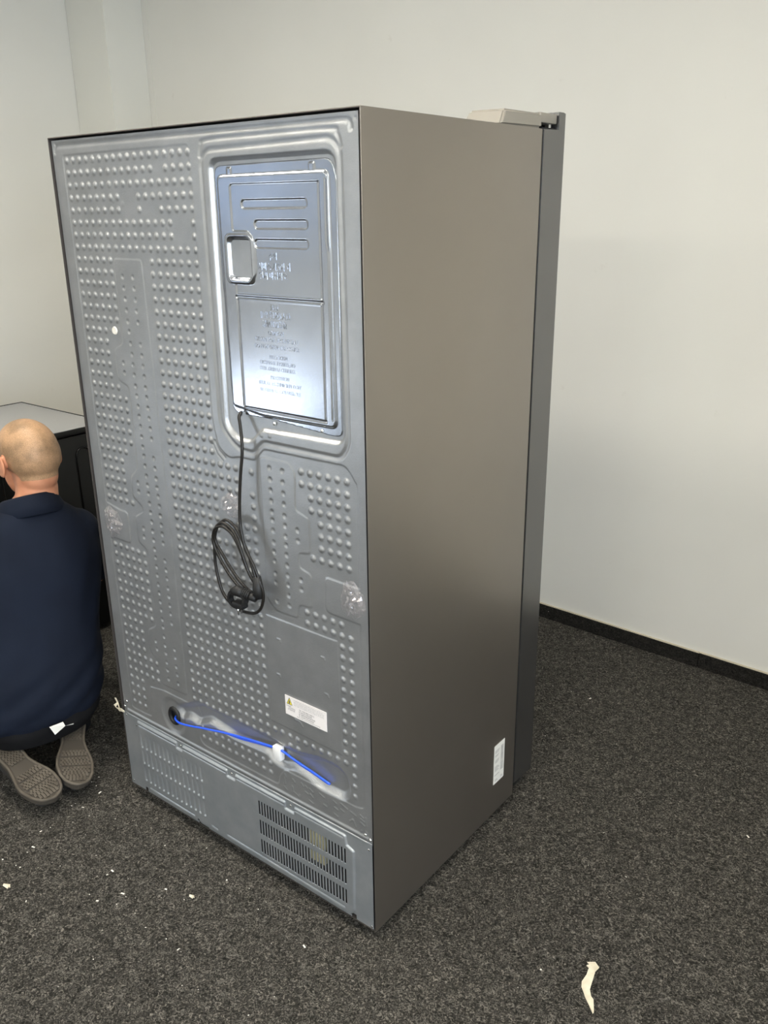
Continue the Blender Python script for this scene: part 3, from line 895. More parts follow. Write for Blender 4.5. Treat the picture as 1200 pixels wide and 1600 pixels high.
V, Fc = wall_text([
    ('WARNING: Risk of fire. Flammable refrigerant used. Do not', 735, 534, 2.8, 88),
    ('puncture refrigerant tubing. To be repaired only by trained', 737, 530.2, 2.8, 92),
    ('service personnel. Handle with care when moving the unit', 737, 526.4, 2.8, 92),
    ('Keep clear of any ignition source. Dispose of properly', 737, 522.4, 2.8, 92)], YS - .0002, 0)
V2, F2 = wall_text([
    ('R-600a', 675, 514, 3, 14), ('CAUTION', 684, 509.5, 4, 20), ('ATTENTION', 682, 505, 3.4, 22),
    ('주의 : 가연성 냉매를 사용합니다', 730, 514, 3.8, 46), ('FR : RISQUE D\'INCENDIE', 726, 509, 3.8, 40), ('DE : BRANDGEFAHR BEI FEUER', 731, 504, 3.8, 50), ('ES : PELIGRO DE INCENDIO', 729, 499, 3.6, 46),
    ('Please refer to the manual before servicing', 735, 494.5, 2.4, 70)], YS - .0002, 0)
mesh_obj('sticker_print', V, Fc, M['ink_grey'], stk)
mesh_obj('sticker_print', V2, F2, M['ink'], stk)

# side sticker (on the right side of the cabinet)
XS = W + .0005
sst = box('barcode_sticker', W - .0002, XS, .518, .572, Z0 + .096, Z0 + .219, M['paper2'], fridge); sst['label'] = 'white barcode sticker low on the side'
geos = []
def sq(y0, z0, y1, z1):
    geos.append(([(XS + .0003, y0, Z0 + z0), (XS + .0003, y1, Z0 + z0), (XS + .0003, y1, Z0 + z1), (XS + .0003, y0, Z0 + z1)], [(0, 1, 2, 3)]))
r2 = random.Random(3)
z = .206
while z > .128:                      # barcode, bars lying across
    t = r2.choice([.0007, .0012, .0018]); sq(.552, z - t, .566, z); z -= t + r2.choice([.0008, .0014])
for (zt, n_) in ((.203, 3), (.188, 2), (.172, 3), (.152, 5)):
    for q in range(n_):
        sq(.522, zt - q * .0035 - .0014, .522 + r2.uniform(.015, .024), zt - q * .0035)
sq(.522, .1225, .546, .1245)
sq(.524, .104, .540, .1055); sq(.524, .108, .536, .1095); sq(.554, .104, .566, .1056); sq(.554, .108, .562, .1095)
mesh_obj('barcode_print', *merge(geos), M['ink_grey'], sst)

# ---- doors, gasket, hinge, feet
DY0, DY1 = .637, .738
def door(name, x0, x1, notch):
    pr = [(DY0, Z0 + .03), (.69, Z0 + .026), (DY1 - .004, Z0 + .026), (DY1, Z0 + .03), (DY1, 1.815), (DY1 - .004, 1.819)]
    if notch: pr += [(.708, 1.819), (.706, 1.782), (DY0, 1.780)]
    else: pr += [(DY0, 1.819)]
    n = len(pr)
    # notch exists only near the hinge side: body then a hinge-side slab
    bm = bmesh.new()
    def prism(profile, a, b):
        vs = [bm.verts.new((a, y, z)) for y, z in profile] + [bm.verts.new((b, y, z)) for y, z in profile]
        k = len(profile)
        bm.faces.new(vs[:k]); bm.faces.new(vs[k:][::-1])
        for i in range(k):
            bm.faces.new((vs[i], vs[(i + 1) % k], vs[k + (i + 1) % k], vs[k + i]))
    prism(pr, x0, x1)
    bmesh.ops.recalc_face_normals(bm, faces=bm.faces)
    bmesh.ops.bevel(bm, geom=[e for e in bm.edges if e.calc_length() > .02], offset=.0015, segments=2, affect='EDGES')
    return bm_obj(name, bm, M['door'], fridge, True, 30)
dr = door('right_door', W / 2 + .004, W - .0005, True)
dl = door('left_door', .0005, W / 2 - .004, True)
box('gasket', .02, W - .018, D - .002, DY0 + .002, Z0 + .04, ZT - .02, M['gasket'], fridge)
for xa, xb in ((W - .055, W - .010), (.010, .055)):
    box('hinge_shade', xa - .12, xb, .645, .7055, 1.779, 1.785, M['dark'], fridge)  # dark plate standing for shade in the door notch
def hinge_cover(mir):
    f = (lambda x: W - x) if mir else (lambda x: x)
    bm = bmesh.new()
    # main block flush with the side, wedge reaching back and inward
    def quad_prism(bot, top):
        b = [bm.verts.new(p) for p in bot]; t = [bm.verts.new(p) for p in top]
        bm.faces.new(b[::-1]); bm.faces.new(t)
        k = len(b)
        for i in range(k): bm.faces.new((b[i], b[(i + 1) % k], t[(i + 1) % k], t[i]))
    zb, zt = ZT + .0005, ZT + .031
    bot = [(f(W - .001), .452, zb - .003), (f(W - .001), .629, zb), (f(W - .10), .629, zb), (f(W - .10), .458, zb)]
    top = [(f(W - .002), .470, zt - .001), (f(W - .002), .629, zt), (f(W - .09), .629, zt), (f(W - .09), .470, zt)]
    quad_prism(bot, top)
    bmesh.ops.recalc_face_normals(bm, faces=bm.faces)
    bmesh.ops.bevel(bm, geom=list(bm.edges), offset=.005, segments=3, affect='EDGES')
    o = bm_obj('hinge_cover', bm, M['hinge'], fridge, True, 35)
    x0, x1 = sorted((f(W - .004), f(W - .11)))
    box('hinge_arm', x0, x1, .627, .703, ZT + .013, ZT + .034, M['hinge'], fridge, .003)
    x0, x1 = sorted((f(W - .012), f(W - .022)))
    box('hinge_pin', x0, x1, .680, .690, ZT, ZT + .014, M['screw'], fridge)
hinge_cover(False); hinge_cover(True)
for x in (.06, W - .06):
    for y in (.06, D - .05):
        bm = bmesh.new(); disc_bm(bm, (x, y, Z0 / 2 - .0005 + .001), .022, Z0 - .001, 'Z')
        bm_obj('foot', bm, M['black'], fridge)
for xa, xb in ((W - .075, W - .012), (.012, .075)):
    box('lower_hinge', xa, xb, D - .01, .700, Z0 + .001, Z0 + .022, M['black'], fridge, .002)
box('base_rail', .015, W - .015, .02, .05, .012, Z0 + .004, M['black'], fridge)
box('base_rail', .015, W - .015, D - .06, D - .01, .012, Z0 + .004, M['black'], fridge)
for xa in (.012, W - .032):
    box('base_rail', xa, xa + .02, .05, D - .06, .012, Z0 + .004, M['black'], fridge)

# ------------------------------------------------------------------ black appliance on the left
ap = empty('black_cooker', (-1.27, .40, 0), 'black enamelled cooker with a flat top greyed by painted reflection behind the kneeling person', 'appliance')
def app_box(name, x0, x1, y0, y1, z0, z1, mt, bevel=.003):
    o = box(name, x0 + 1.27, x1 + 1.27, y0 - .40, y1 - .40, z0, z1, mt, ap, bevel)
    return o
app_box('body', -1.57, -.963, .10, .70, .02, .822, M['black_enamel'], .004)
app_box('worktop', -1.575, -.958, .095, .705, .826, .848, M['black_enamel'], .003)
app_box('top_plate', -1.571, -.962, .099, .701, .8475, .8505, M['grey_top'], .001)
bm = bmesh.new()
for (a, b, c, e) in ((-1.576, -.957, .094, .0985), (-1.576, -.957, .7015, .706), (-1.576, -1.5715, .094, .706)):
    box_bm(bm, a + 1.27, b + 1.27, c - .4, e - .4, .8472, .8525, .001)
bm_obj('top_trim', bm, M['black'], ap)
# side panel pressed with two upright arched ribs
def arch_rib(yc):
    w_, zt_, zb_ = .030, .772, .08
    pts = [(-.9615, yc - w_, zb_), (-.9615, yc - w_, zt_ - w_)] + [(-.9615, yc - w_ * math.cos(a), zt_ - w_ + w_ * math.sin(a)) for a in np.linspace(0.2, math.pi - .2, 9)] + [(-.9615, yc + w_, zt_ - w_), (-.9615, yc + w_, zb_)]
    V, Fc = tube_geo([(p[0] + 1.27, p[1] - .40, p[2]) for p in pts], .0035, 6)
    return mesh_obj('pressed_rib', V, Fc, M['black_enamel'], ap, True)
arch_rib(.585); arch_rib(.22)
for x in (-1.5, -1.03):
    for y in (.16, .64):
        bm = bmesh.new(); disc_bm(bm, (x + 1.27, y - .4, .011), .018, .022, 'Z'); bm_obj('foot', bm, M['black'], ap)

# ------------------------------------------------------------------ the kneeling person
person = empty('person', (-.36, -.07, 0), 'kneeling person with shaved head, navy polo shirt and black trousers, seen from behind', 'person')
PO = Vector((-.36, -.07, 0))
def ellipsoid(c, r, rotz=0, tilt=0, seg=20, rings=14):
    V = []; Fc = []
    Mx = Matrix.Rotation(rotz, 3, 'Z') @ Matrix.Rotation(tilt, 3, 'Y')
    c = Vector(c)
    V.append(c + Mx @ Vector((0, 0, r[2])))
    for j in range(1, rings):
        t = math.pi * j / rings
        for i in range(seg):
            a = 2 * math.pi * i / seg
            V.append(c + Mx @ Vector((r[0] * math.sin(t) * math.cos(a), r[1] * math.sin(t) * math.sin(a), r[2] * math.cos(t))))
    V.append(c + Mx @ Vector((0, 0, -r[2])))
    for i in range(seg):
        j = (i + 1) % seg
        Fc.append((0, 1 + i, 1 + j))
        for k in range(rings - 2):
            a = 1 + k * seg; b = a + seg
            Fc.append((a + i, b + i, b + j, a + j))
        a = 1 + (rings - 2) * seg
        Fc.append((a + i, len(V) - 1, a + j))
    return V, Fc
def capsule(p, rad, seg=16):
    """chain of points with radii, closed with round ends"""
    P = [Vector(q) for q in p]
    pts = []; rr = []
    d0 = (P[1] - P[0]).normalized(); d1 = (P[-1] - P[-2]).normalized()
    for k in (0.02, .35, .7):
        a = math.acos(1 - k) if False else None
    for s in (.99, .8, .45):
        pts.append(P[0] - d0 * rad[0] * s); rr.append(rad[0] * math.sqrt(max(1e-4, 1 - s * s)))
    pts += P; rr += list(rad)
    for s in (.45, .8, .99):
        pts.append(P[-1] + d1 * rad[-1] * s); rr.append(rad[-1] * math.sqrt(max(1e-4, 1 - s * s)))
    return tube_geo(pts, rr, seg)
def loft(rings, seg=36):
    """rings: (centre, right-dir, half-width, front-dir, half-depth, power)"""
    V = []; Fc = []
    for (c, rd, hw, fd, hd, pw) in rings:
        c = Vector(c); rd = Vector(rd); fd = Vector(fd)
        for i in range(seg):
            a = 2 * math.pi * i / seg
            ca, sa = math.cos(a), math.sin(a)
            x = math.copysign(abs(ca) ** pw, ca) * hw; y = math.copysign(abs(sa) ** pw, sa) * hd
            V.append(c + rd * x + fd * y)
    n = len(rings)
    for k in range(n - 1):
        for i in range(seg):
            j = (i + 1) % seg
            Fc.append((k * seg + i, k * seg + j, (k + 1) * seg + j, (k + 1) * seg + i))
    Fc.append(tuple(range(seg - 1, -1, -1))); Fc.append(tuple((n - 1) * seg + i for i in range(seg)))
    return V, Fc
def fuse(name, geos, voxel, mt, parent, smooth_it=4, disp=None, cut=None):
    me = bpy.data.meshes.new(name)
    V, Fc = merge(geos)
    me.from_pydata([tuple(v) for v in V], [], Fc); me.update()
    bm = bmesh.new(); bm.from_mesh(me); bmesh.ops.recalc_face_normals(bm, faces=bm.faces); bm.to_mesh(me); bm.free()
    t = bpy.data.objects.new('t', me); COL.objects.link(t)
    md = t.modifiers.new('r', 'REMESH'); md.mode = 'VOXEL'; md.voxel_size = voxel
    if smooth_it:
        s = t.modifiers.new('s', 'SMOOTH'); s.iterations = smooth_it; s.factor = .5
    bpy.context.view_layer.update()
    out = bpy.data.meshes.new_from_object(t.evaluated_get(bpy.context.evaluated_depsgraph_get()))
    bpy.data.objects.remove(t); bpy.data.meshes.remove(me)
    if disp:
        for v in out.vertices:
            v.co += v.normal * disp(v.co)
    if cut:
        bm = bmesh.new(); bm.from_mesh(out)
        bmesh.ops.delete(bm, geom=[v for v in bm.verts if cut(v.co)], context='VERTS')
        bm.to_mesh(out); bm.free()
    out.polygons.foreach_set('use_smooth', [True] * len(out.polygons))
    out.materials.clear()
    out.materials.append(mt)
    o = bpy.data.objects.new(name, out)
    link(o, parent)
    o.matrix_parent_inverse = Matrix.Translation(-PO)
    return o

fd = Vector((-.966, .259, 0)).normalized()     # the way the person faces
rd = Vector((fd.y, -fd.x, 0)) * 1.0            # to the person's right
rd = Vector((.259, .966, 0)).normalized()
hip = Vector((-.37, -.055, .27)); chest = Vector((-.415, .005, .62)); neckb = Vector((-.405, .045, .80))
hc = Vector((-.438, .076, .935))               # head centre
hd_ = Vector((math.cos(R(178)), math.sin(R(178)), 0)); hr = Vector((-hd_.y, hd_.x, 0)) * -1   # head facing / its right
hz = Vector((hd_.x * .12, hd_.y * .12, 1)).normalized()
def H(f_, r_, u_): return hc + hd_ * f_ + hr * r_ + Vector((0, 0, u_))
rotH = R(178)
head = [ellipsoid(H(-.005, 0, .028), (.106, .079, .088), rotH), ellipsoid(H(-.037, 0, .015), (.075, .075, .078), rotH), ellipsoid(H(.035, 0, -.05), (.062, .058, .072), rotH),
        ellipsoid(H(.05, 0, -.088), (.045, .042, .034), rotH), ellipsoid(H(.088, 0, -.018), (.022, .013, .030), rotH, .2),
        ellipsoid(H(-.048, 0, -.045), (.050, .056, .055), rotH),
        ellipsoid(H(.078, 0, -.062), (.022, .028, .010), rotH), ellipsoid(H(.078, 0, .012), (.020, .055, .012), rotH),
        capsule([neckb + Vector((.012, .0, -.06)), H(-.025, 0, -.085), H(-.018, 0, -.03)], [.068, .060, .060])]
for s in (-1, 1):   # eyes and ears
    head.append(ellipsoid(H(.084, s * .031, .0), (.012, .015, .009), rotH))
# arms: shoulder, elbow, wrist, hand on the appliance
sr = chest + rd * .175 + Vector((-.0, 0, .085)); sl_ = chest - rd * .175 + Vector((0, 0, .085))
er = Vector((-.52, .29, .47)); el_ = Vector((-.63, -.20, .44))
wr = Vector((-.69, .16, .50)); wl = Vector((-.84, -.02, .50))
def hand(w_, dirv, side):
    dv = Vector(dirv).normalized(); up = Vector((0, 0, 1)); sd = dv.cross(up).normalized() * side
    g = [capsule([w_, w_ + dv * .03, w_ + dv * .075], [.026, .030, .028])]
    for k in range(4):
        b = w_ + dv * .080 + up * (.030 - .020 * k) ; ln = (.030, .034, .031, .024)[k]
        g.append(capsule([w_ + dv * .05 + up * (.022 - .015 * k), b, b + dv * ln * .8 + sd * .006, b + dv * (ln * 1.3) + sd * .022], [.0095, .0085, .008, .0068], 10))
    g.append(capsule([w_ + dv * .02 + up * .015, w_ + dv * .045 + up * .042 + sd * .014, w_ + dv * .07 + up * .052 + sd * .022], [.012, .0105, .0085], 10))
    return g
body_geo = head + [capsule([sr - Vector((0, 0, .02)), er], [.042, .038]), capsule([er, wr], [.040, .026]), capsule([sl_ - Vector((0, 0, .02)), el_], [.042, .038]), capsule([el_, wl], [.040, .026])]
body_geo += hand(wr, (-1, -.25, .0), -1) + hand(wl, (-1, .10, .04), 1)
body_geo += [capsule([hip, chest, neckb - Vector((0, 0, .02))], [.11, .11, .07]), capsule([sl_ + Vector((0, 0, -.03)), sr + Vector((0, 0, -.03))], [.04, .04])]
# ears as thin shells
for s in (-1, 1):
    c = H(-.004, s * .078, -.012)
    body_geo.append(ellipsoid(c + hr * s * .006, (.018, .008, .031), rotH + s * .35, 0, 14, 10))
    body_geo.append(tube_geo([c + hd_ * (-.004 + .017 * math.cos(a)) * 1.0 + hr * s * .012 + Vector((0, 0, .004 + .027 * math.sin(a))) for a in np.linspace(0, 2 * math.pi, 14, endpoint=False)], .0046, 8, close=True))
body_geo += [capsule([hip + Vector((0, 0, -.02)) + rd * .08, Vector((-.58, .14, .13)), Vector((-.74, .20, .10))], [.07, .07, .05]), capsule([hip + Vector((0, 0, -.02)) - rd * .08, Vector((-.62, -.15, .13)), Vector((-.80, -.16, .10))], [.07, .07, .05])]
for kn, hl in ((Vector((-.74, .20, .07)), Vector((-.33, .03, .085))), (Vector((-.80, -.16, .07)), Vector((-.40, -.19, .09)))):
    body_geo.append(capsule([kn, kn.lerp(hl, .4) + Vector((0, 0, .005)), hl], [.045, .045, .03]))
bodyo = fuse('body', body_geo, .005, M['skin'], person, 3)
# shaved scalp as a thin cap following the skull
sc = [ellipsoid(H(-.005, 0, .028), (.1075, .0805, .0895), rotH), ellipsoid(H(-.037, 0, .015), (.0765, .0765, .0795), rotH), ellipsoid(H(-.047, 0, -.040), (.0515, .0570, .050), rotH)]
def scalp_cut(p):
    q = p - hc
    f_ = q.dot(hd_); u_ = q.z; r_ = abs(q.dot(hr))
    hair = .070 if f_ > .06 else (-.045 if f_ < -.03 else -.045 + (f_ + .03) / .09 * .075)
    if f_ < -.03: hair = -.060 + .012 * math.cos(r_ * 60)
    return u_ < hair
scalp = fuse('shaved_hair', sc, .005, M['stubble'], person, 4, cut=scalp_cut)
scalp['label'] = 'closely shaved fair hair'
# eyes
for s in (-1, 1):
    e = mesh_obj('eye', *ellipsoid(H(.0915, s * .031, .0) , (.006, .010, .0055), rotH, 0, 12, 8), M['white_plastic'], person, True)
    e.matrix_parent_inverse = Matrix.Translation(-PO)
# polo shirt
def lerp(a, b, t): return a + (b - a) * t
rings = []
spine = [(.185, -.357, -.074, .178, .146), (.215, -.359, -.072, .196, .160), (.26, -.362, -.065, .205, .168), (.34, -.368, -.052, .203, .162), (.42, -.378, -.038, .200, .152), (.50, -.392, -.02, .203, .145),
         (.58, -.405, -.004, .212, .140), (.64, -.412, .008, .216, .132), (.69, -.415, .018, .205, .118), (.735, -.414, .027, .172, .100), (.770, -.412, .034, .130, .084), (.80, -.412, .040, .090, .070)]
for (z, x, y, hw, hdp) in spine:
    rings.append(((x, y, z), rd, hw, fd, hdp, .82))
sh = [loft(rings)]
sh.append(capsule([sr + Vector((.0, -.012, -.01)), sr.lerp(er, .5) + Vector((0, 0, 0)), sr.lerp(er, .82)], [.068, .066, .064]))
sh.append(capsule([sl_ + Vector((.0, .012, -.01)), sl_.lerp(el_, .5), sl_.lerp(el_, .82)], [.068, .066, .064]))
def shirt_disp(p):
    a = (p.z - .2) * 9 + p.y * 7
    n1 = noise.noise(Vector((p.x * 6, p.y * 6, p.z * 3)))
    fold = math.exp(-((p.z - .27) / .09) ** 2) * math.sin((p.z * 1.0 - p.y * .55) * 75) * .0035 * (1 + noise.noise(Vector((p.y * 9, p.z * 4, 1))))
    fold2 = math.exp(-((p.y - .13) / .07) ** 2) * math.sin((p.z * .5 - p.y * 1.1) * 70) * .003 * math.exp(-((p.z - .5) / .16) ** 2)
    return n1 * .006 + fold + fold2 + .002
shirt = fuse('polo_shirt', sh, .007, M['navy'], person, 5, shirt_disp)
# collar: folded band around the neck
def collar():
    V = []; Fc = []
    n = 40
    c0 = Vector((-.418, .046, .808))
    for k, (rr, dz) in enumerate(((.061, .030), (.069, .036), (.077, .030), (.090, .004), (.098, -.020), (.096, -.022), (.084, -.002))):
        for i in range(n):
            a = 2 * math.pi * (i + .5) / n
            dirv = fd * math.cos(a) + rd * math.sin(a)
            front = (1 + math.cos(a)) / 2
            z = dz - front * .045 + (1 - front) * .008
            V.append(c0 + dirv * rr * (1.0 + .08 * (1 - abs(math.cos(a)))) + Vector((0, 0, z)))
    for k in range(6):
        for i in range(n):
            if i in (0, n - 1): continue
            j = (i + 1) % n
            Fc.append((k * n + i, k * n + j, (k + 1) * n + j, (k + 1) * n + i))
    o = mesh_obj('collar', V, Fc, M['navy'], shirt, True)
    return o
co_ = collar()
co_.matrix_parent_inverse = Matrix.Translation(-PO)
co_.matrix_parent_inverse = Matrix.Identity(4)
# trousers
tr = [loft([((-.35, -.07, .13), rd, .15, fd, .13, .85), ((-.352, -.07, .18), rd, .185, fd, .155, .85), ((-.36, -.068, .26), rd, .195, fd, .158, .85), ((-.365, -.06, .33), rd, .18, fd, .14, .85)])]
for kn, hl, off in ((Vector((-.76, .20, .085)), Vector((-.34, .035, .10)), 1), (Vector((-.82, -.17, .085)), Vector((-.41, -.20, .10)), -1)):
    tr.append(capsule([hip + rd * .09 * off + Vector((0, 0, -.05)), (hip + rd * .1 * off).lerp(kn, .5) + Vector((0, 0, .03)), kn + Vector((0, 0, .03))], [.10, .095, .075]))
    tr.append(capsule([kn, kn.lerp(hl, .5) + Vector((0, 0, -.01)), hl + Vector((0, 0, -.015))], [.078, .075, .055]))
tr = fuse('trousers', tr, .008, M['trousers'], person, 5, lambda p: .004 * noise.noise(p * 16), )
# shoes lying on their insteps, soles up
def shoe(toe, heel, rollv):
    toe = Vector(toe); heel = Vector(heel)
    ax = (heel - toe); Ln = ax.length; ax.normalize()
    up = Vector((0, 0, 1)); up = (up - ax * up.dot(ax)).normalized()
    sd = up.cross(ax).normalized()
    up = (up * math.cos(rollv) + sd * math.sin(rollv)).normalized(); sd = up.cross(ax).normalized()
    root = bpy.data.objects.new('shoe', None)
    link(root, person); root.matrix_parent_inverse = Matrix.Translation(-PO)
    # outline width along the length: toe 0 .. heel 1
    prof = [(0, .004), (.02, .022), (.06, .036), (.14, .047), (.26, .052), (.36, .050), (.48, .040), (.60, .033), (.72, .034), (.84, .036), (.93, .032), (.98, .020), (1.0, .004)]
    ts = [p[0] for p in prof]; ws = [p[1] for p in prof]
    N_ = 40
    def outline(k, scale=1.0, inset=0.0):
        t = .5 - .5 * math.cos(math.pi * k / N_)
        w = float(np.interp(t, ts, ws))
        skew = .006 * math.sin(math.pi * t * 1.2)
        return t, max(.002, w - inset), skew
    def pt(t, lat, h): return toe + ax * (t * Ln) + sd * lat + up * h
    # sole slab
    V = []; Fc = []
    lay = [(0.0, .004), (.006, .0), (.020, .0), (.024, .003)]
    for (h, ins) in lay:
        for k in range(N_ + 1):
            t, w, s = outline(k, inset=ins); V.append(pt(t, s + w, h + .010 * (t > 2)))
        for k in range(N_, -1, -1):
            t, w, s = outline(k, inset=ins); V.append(pt(t, s - w, h))
    m_ = 2 * (N_ + 1)
    for l in range(3):
        for i in range(m_):
            j = (i + 1) % m_
            Fc.append((l * m_ + i, l * m_ + j, (l + 1) * m_ + j, (l + 1) * m_ + i))
    for l in (0, 3):
        for k in range(N_):
            a = l * m_ + k; b = l * m_ + k + 1; c = l * m_ + m_ - 2 - k; e = l * m_ + m_ - 1 - k
            Fc.append((a, b, c, e))
    so = mesh_obj('sole', V, Fc, M['sole_base'], root)
    # tread blocks, joined: small pads in rows
    g = []
    pads = []
    for it in range(34):
        t = .055 + it * .026
        if t > .97: break
        if .46 < t < .62: continue
        if abs(t - .225) < .012 or abs(t - .36) < .012: continue
        _, w = 0, float(np.interp(t, ts, ws)) - .010
        nn = int(w * 2 / .0092)
        for q in range(nn):
            lat = -w + (q + .5) * (2 * w / nn) + (.002 if it % 2 else -.002)
            x = .0034; y = .0040
            c = [(t * Ln - y, lat - x), (t * Ln + y, lat - x), (t * Ln + y, lat + x), (t * Ln - y, lat + x)]
            vb = [toe + ax * a + sd * (b + .004) + up * .0235 for a, b in c] + [toe + ax * (a) + sd * (b + .004) + up * .0275 for a, b in c]
            g.append((vb, [(4, 5, 6, 7), (0, 1, 5, 4), (1, 2, 6, 5), (2, 3, 7, 6), (3, 0, 4, 7)]))
    o = mesh_obj('tread', *merge(g), M['sole'], root); o['kind'] = 'stuff'
    # grooves across the tread (dark cuts) and rim line
    g = []
    for t0, t1 in ((.205, .245), (.335, .385)):
        w = float(np.interp(t0, ts, ws)) - .004
        g.append(tube_geo([pt(t0, -w, .0238), pt((t0 + t1) / 2 - .008, 0, .0242), pt(t1, w, .0238)], .0016, 6))
    rim = []
    for k in range(1, N_):
        t, w, s = outline(k, inset=.0075)
        if t > .05: rim.append(pt(t, s + w, .0236))
    rim2 = []
    for k in range(1, N_):
        t, w, s = outline(k, inset=.0075)
        if t > .05: rim2.append(pt(t, s - w, .0236))
    g.append(tube_geo(rim2[::-1] + rim, .0012, 6))
    welt = [pt(outline(k)[0], outline(k)[2] - outline(k)[1] + .003, .0228) for k in range(1, N_)][::-1] + [pt(outline(k)[0], outline(k)[2] + outline(k)[1] - .003, .0228) for k in range(1, N_)]
    mesh_obj('welt', *tube_geo(smooth_path(welt, 2), .0046, 8), M['sole'], root, True)
    mesh_obj('tread_groove', *merge(g), M['sole_dark'], root)
    # upper
    V = []; Fc = []
    seg = 14
    st = [(0.02, .018, .012), (.08, .036, .032), (.2, .045, .042), (.4, .042, .055), (.6, .034, .066), (.8, .034, .070), (.95, .028, .062), (.99, .014, .040)]
    for (t, w, h) in st:
        for i in range(seg):
            a = math.pi * i / (seg - 1)
            V.append(pt(t, .003 + w * math.cos(a), .006 - h * math.sin(a)))
    for k in range(len(st) - 1):
        for i in range(seg - 1):
            Fc.append((k * seg + i, k * seg + i + 1, (k + 1) * seg + i + 1, (k + 1) * seg + i))
    Fc.append(tuple(range(seg))); Fc.append(tuple((len(st) - 1) * seg + i for i in range(seg - 1, -1, -1)))
    mesh_obj('upper', V, Fc, M['shoe'], root, True)
    return root
shoe((-.085, -.125, .040), (-.315, .015, .110), -.25)
shoe((-.085, -.195, .042), (-.350, -.205, .120), .10)
# paper tag stuck at the shirt hem
V = [(-0.185, -0.126, 0.2125), (-0.185, -0.0831, 0.2073), (-0.178, -0.0809, 0.1958), (-0.178, -0.1162, 0.1841), (-0.19, -0.0474, 0.1822)]
V = V[:4] + [(V[0][0] + .004, (V[0][1] + V[2][1]) / 2, (V[0][2] + V[2][2]) / 2 + .002), V[4], (V[4][0], V[4][1] - .002, V[4][2] - .003)]
o = mesh_obj('paper_tag', V, [(0, 1, 4), (0, 4, 3), (4, 1, 2), (4, 2, 3), (2, 5, 6)], M['paper2'], person)
o.matrix_parent_inverse = Matrix.Translation(-PO)
o['label'] = 'small white tag sticking out below the shirt'
sd2 = o.modifiers.new('s', 'SOLIDIFY'); sd2.thickness = .001

# ------------------------------------------------------------------ litter on the carpet
def strip(name, pts, widths, h, label, cat, loc, mt=None, group=None):
    V = []; n = len(pts)
    P = [Vector(p) for p in pts]
    for i in range(n):
        t = (P[min(i + 1, n - 1)] - P[max(i - 1, 0)]); t.z = 0; t.normalize()
        s = Vector((-t.y, t.x, 0))
        lift = .002 + .004 * abs(noise.noise(Vector((i * .7, 3.1, 0))))
        for (a, dz) in ((-1, 0), (0, .003), (1, 0)):
            V.append(P[i] + s * widths[i] * a + Vector((0, 0, lift + dz)))
    Fc = []
    for i in range(n - 1):
        for k in range(2):
            Fc.append((i * 3 + k, i * 3 + k + 1, (i + 1) * 3 + k + 1, (i + 1) * 3 + k))
    o = mesh_obj(name, V, Fc, mt or M['scrap'])
    md = o.modifiers.new('s', 'SOLIDIFY'); md.thickness = h; md.offset = -1
    o.location = loc
    tag(o, label, cat, group)
    return o
FS = [(-.0148, .0648), (-.0009, .0559), (-.0016, .0363), (.0034, .0132), (.0074, -.0101), (.0168, -.0236), (.0244, -.0279), (.0387, -.0571), (.0385, -.0621), (.0214, -.0454), (.0088, -.0347), (.0007, -.0256), (-.0108, -.0135), (-.0158, -.0015), (-.0135, .0163), (-.0168, .0356), (-.0239, .0383), (-.0201, .0468), (-.0267, .0484)]
bm = bmesh.new()
vs = [bm.verts.new((x, y, .0045 + .004 * math.sin(y * 70 + x * 40))) for x, y in FS]
fc = bm.faces.new(vs); bmesh.ops.triangulate(bm, faces=[fc])
fo = bm_obj('foam_strip', bm, M['scrap']); fo.location = (1.3675, .1915, .0)
md = fo.modifiers.new('s', 'SOLIDIFY'); md.thickness = .0018; md.offset = 0
tag(fo, 'long cream strip of torn foam sheet on the dark carpet in the foreground', 'foam scrap')
strip('foam_scrap', [(-.012, 0, 0), (0, .004, 0), (.010, .001, 0)], [.003, .006, .003], .0015, 'small cream scrap on the carpet at the left edge of the picture', 'foam scrap', (.067, -.436, .0012))
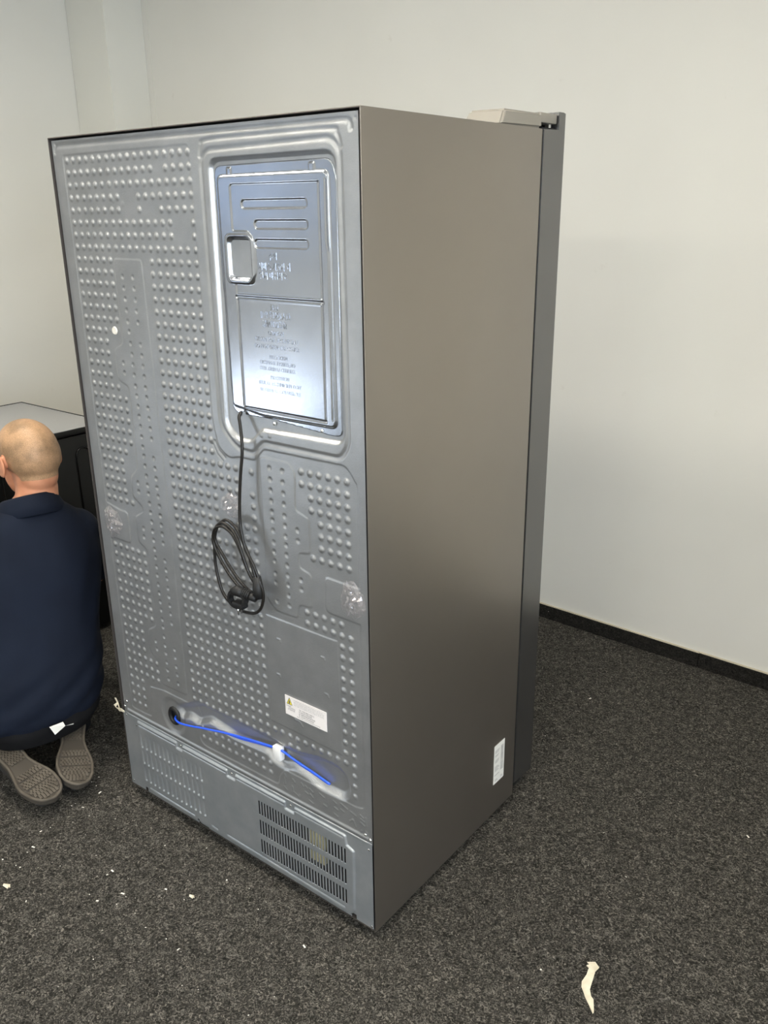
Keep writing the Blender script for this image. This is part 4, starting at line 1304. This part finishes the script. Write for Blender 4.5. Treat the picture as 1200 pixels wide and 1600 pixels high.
strip('foam_scrap', [(-.008, 0, 0), (0, .002, 0), (.007, -.001, 0)], [.002, .004, .002], .0015, 'small beige scrap on the carpet in front of the fridge corner', 'foam scrap', (.471, -.172, .0012))
# torn tape hanging off the fridge corner
V = [(-.030, 0, .276), (-.022, 0, .278), (-.024, .002, .262), (-.017, .002, .262), (-.038, 0, .250), (-.030, 0, .244), (-.008, -.004, .252), (-.006, -.003, .242), (.004, -.006, .256), (.004, -.006, .246), (.020, -.007, .254), (.020, -.007, .249), (-.022, .001, .238), (-.012, 0, .236)]
o = mesh_obj('tape_scrap', [(x, y, z + Z0) for x, y, z in V], [(0, 1, 3, 2), (2, 3, 5, 4), (2, 3, 6), (3, 7, 6), (5, 6, 7), (6, 7, 9, 8), (8, 9, 11, 10), (7, 12, 13)], M['scrap'])
md = o.modifiers.new('s', 'SOLIDIFY'); md.thickness = .001
tag(o, 'torn strip of cream tape hanging from the lower left corner of the fridge back', 'tape scrap')
# crumbs, nobody could count them: one object
V = []; Fc = []
for i in range(150):
    while True:
        x = rnd.uniform(-.6, 2.6); y = rnd.uniform(-.9, 1.6)
        if not (-.03 < x < .96 and -.02 < y < .76): break
    if rnd.random() < .45:
        x = rnd.uniform(-.35, 1.0); y = rnd.uniform(-.5, -.02)
    s = rnd.choice([.0008, .0010, .0013, .0020]); a = rnd.uniform(0, 3.14)
    k = len(V)
    el = rnd.choice([1, 1, 1.7, 2.6])
    for (px_, py_, pz_) in ((-1, -1, 0), (1, -1, 0), (1, 1, 0), (-1, 1, 0), (0, 0, 1.4)):
        qx, qy = px_ * s * el, py_ * s
        V.append((x + qx * math.cos(a) - qy * math.sin(a), y + qx * math.sin(a) + qy * math.cos(a), .0008 + pz_ * s))
    Fc += [(k, k + 1, k + 4), (k + 1, k + 2, k + 4), (k + 2, k + 3, k + 4), (k + 3, k, k + 4), (k + 3, k + 2, k + 1, k)]
o = mesh_obj('packing_crumbs', V, Fc, M['crumb'])
tag(o, 'tiny white packing crumbs scattered over the dark carpet', 'crumbs', kind='stuff')
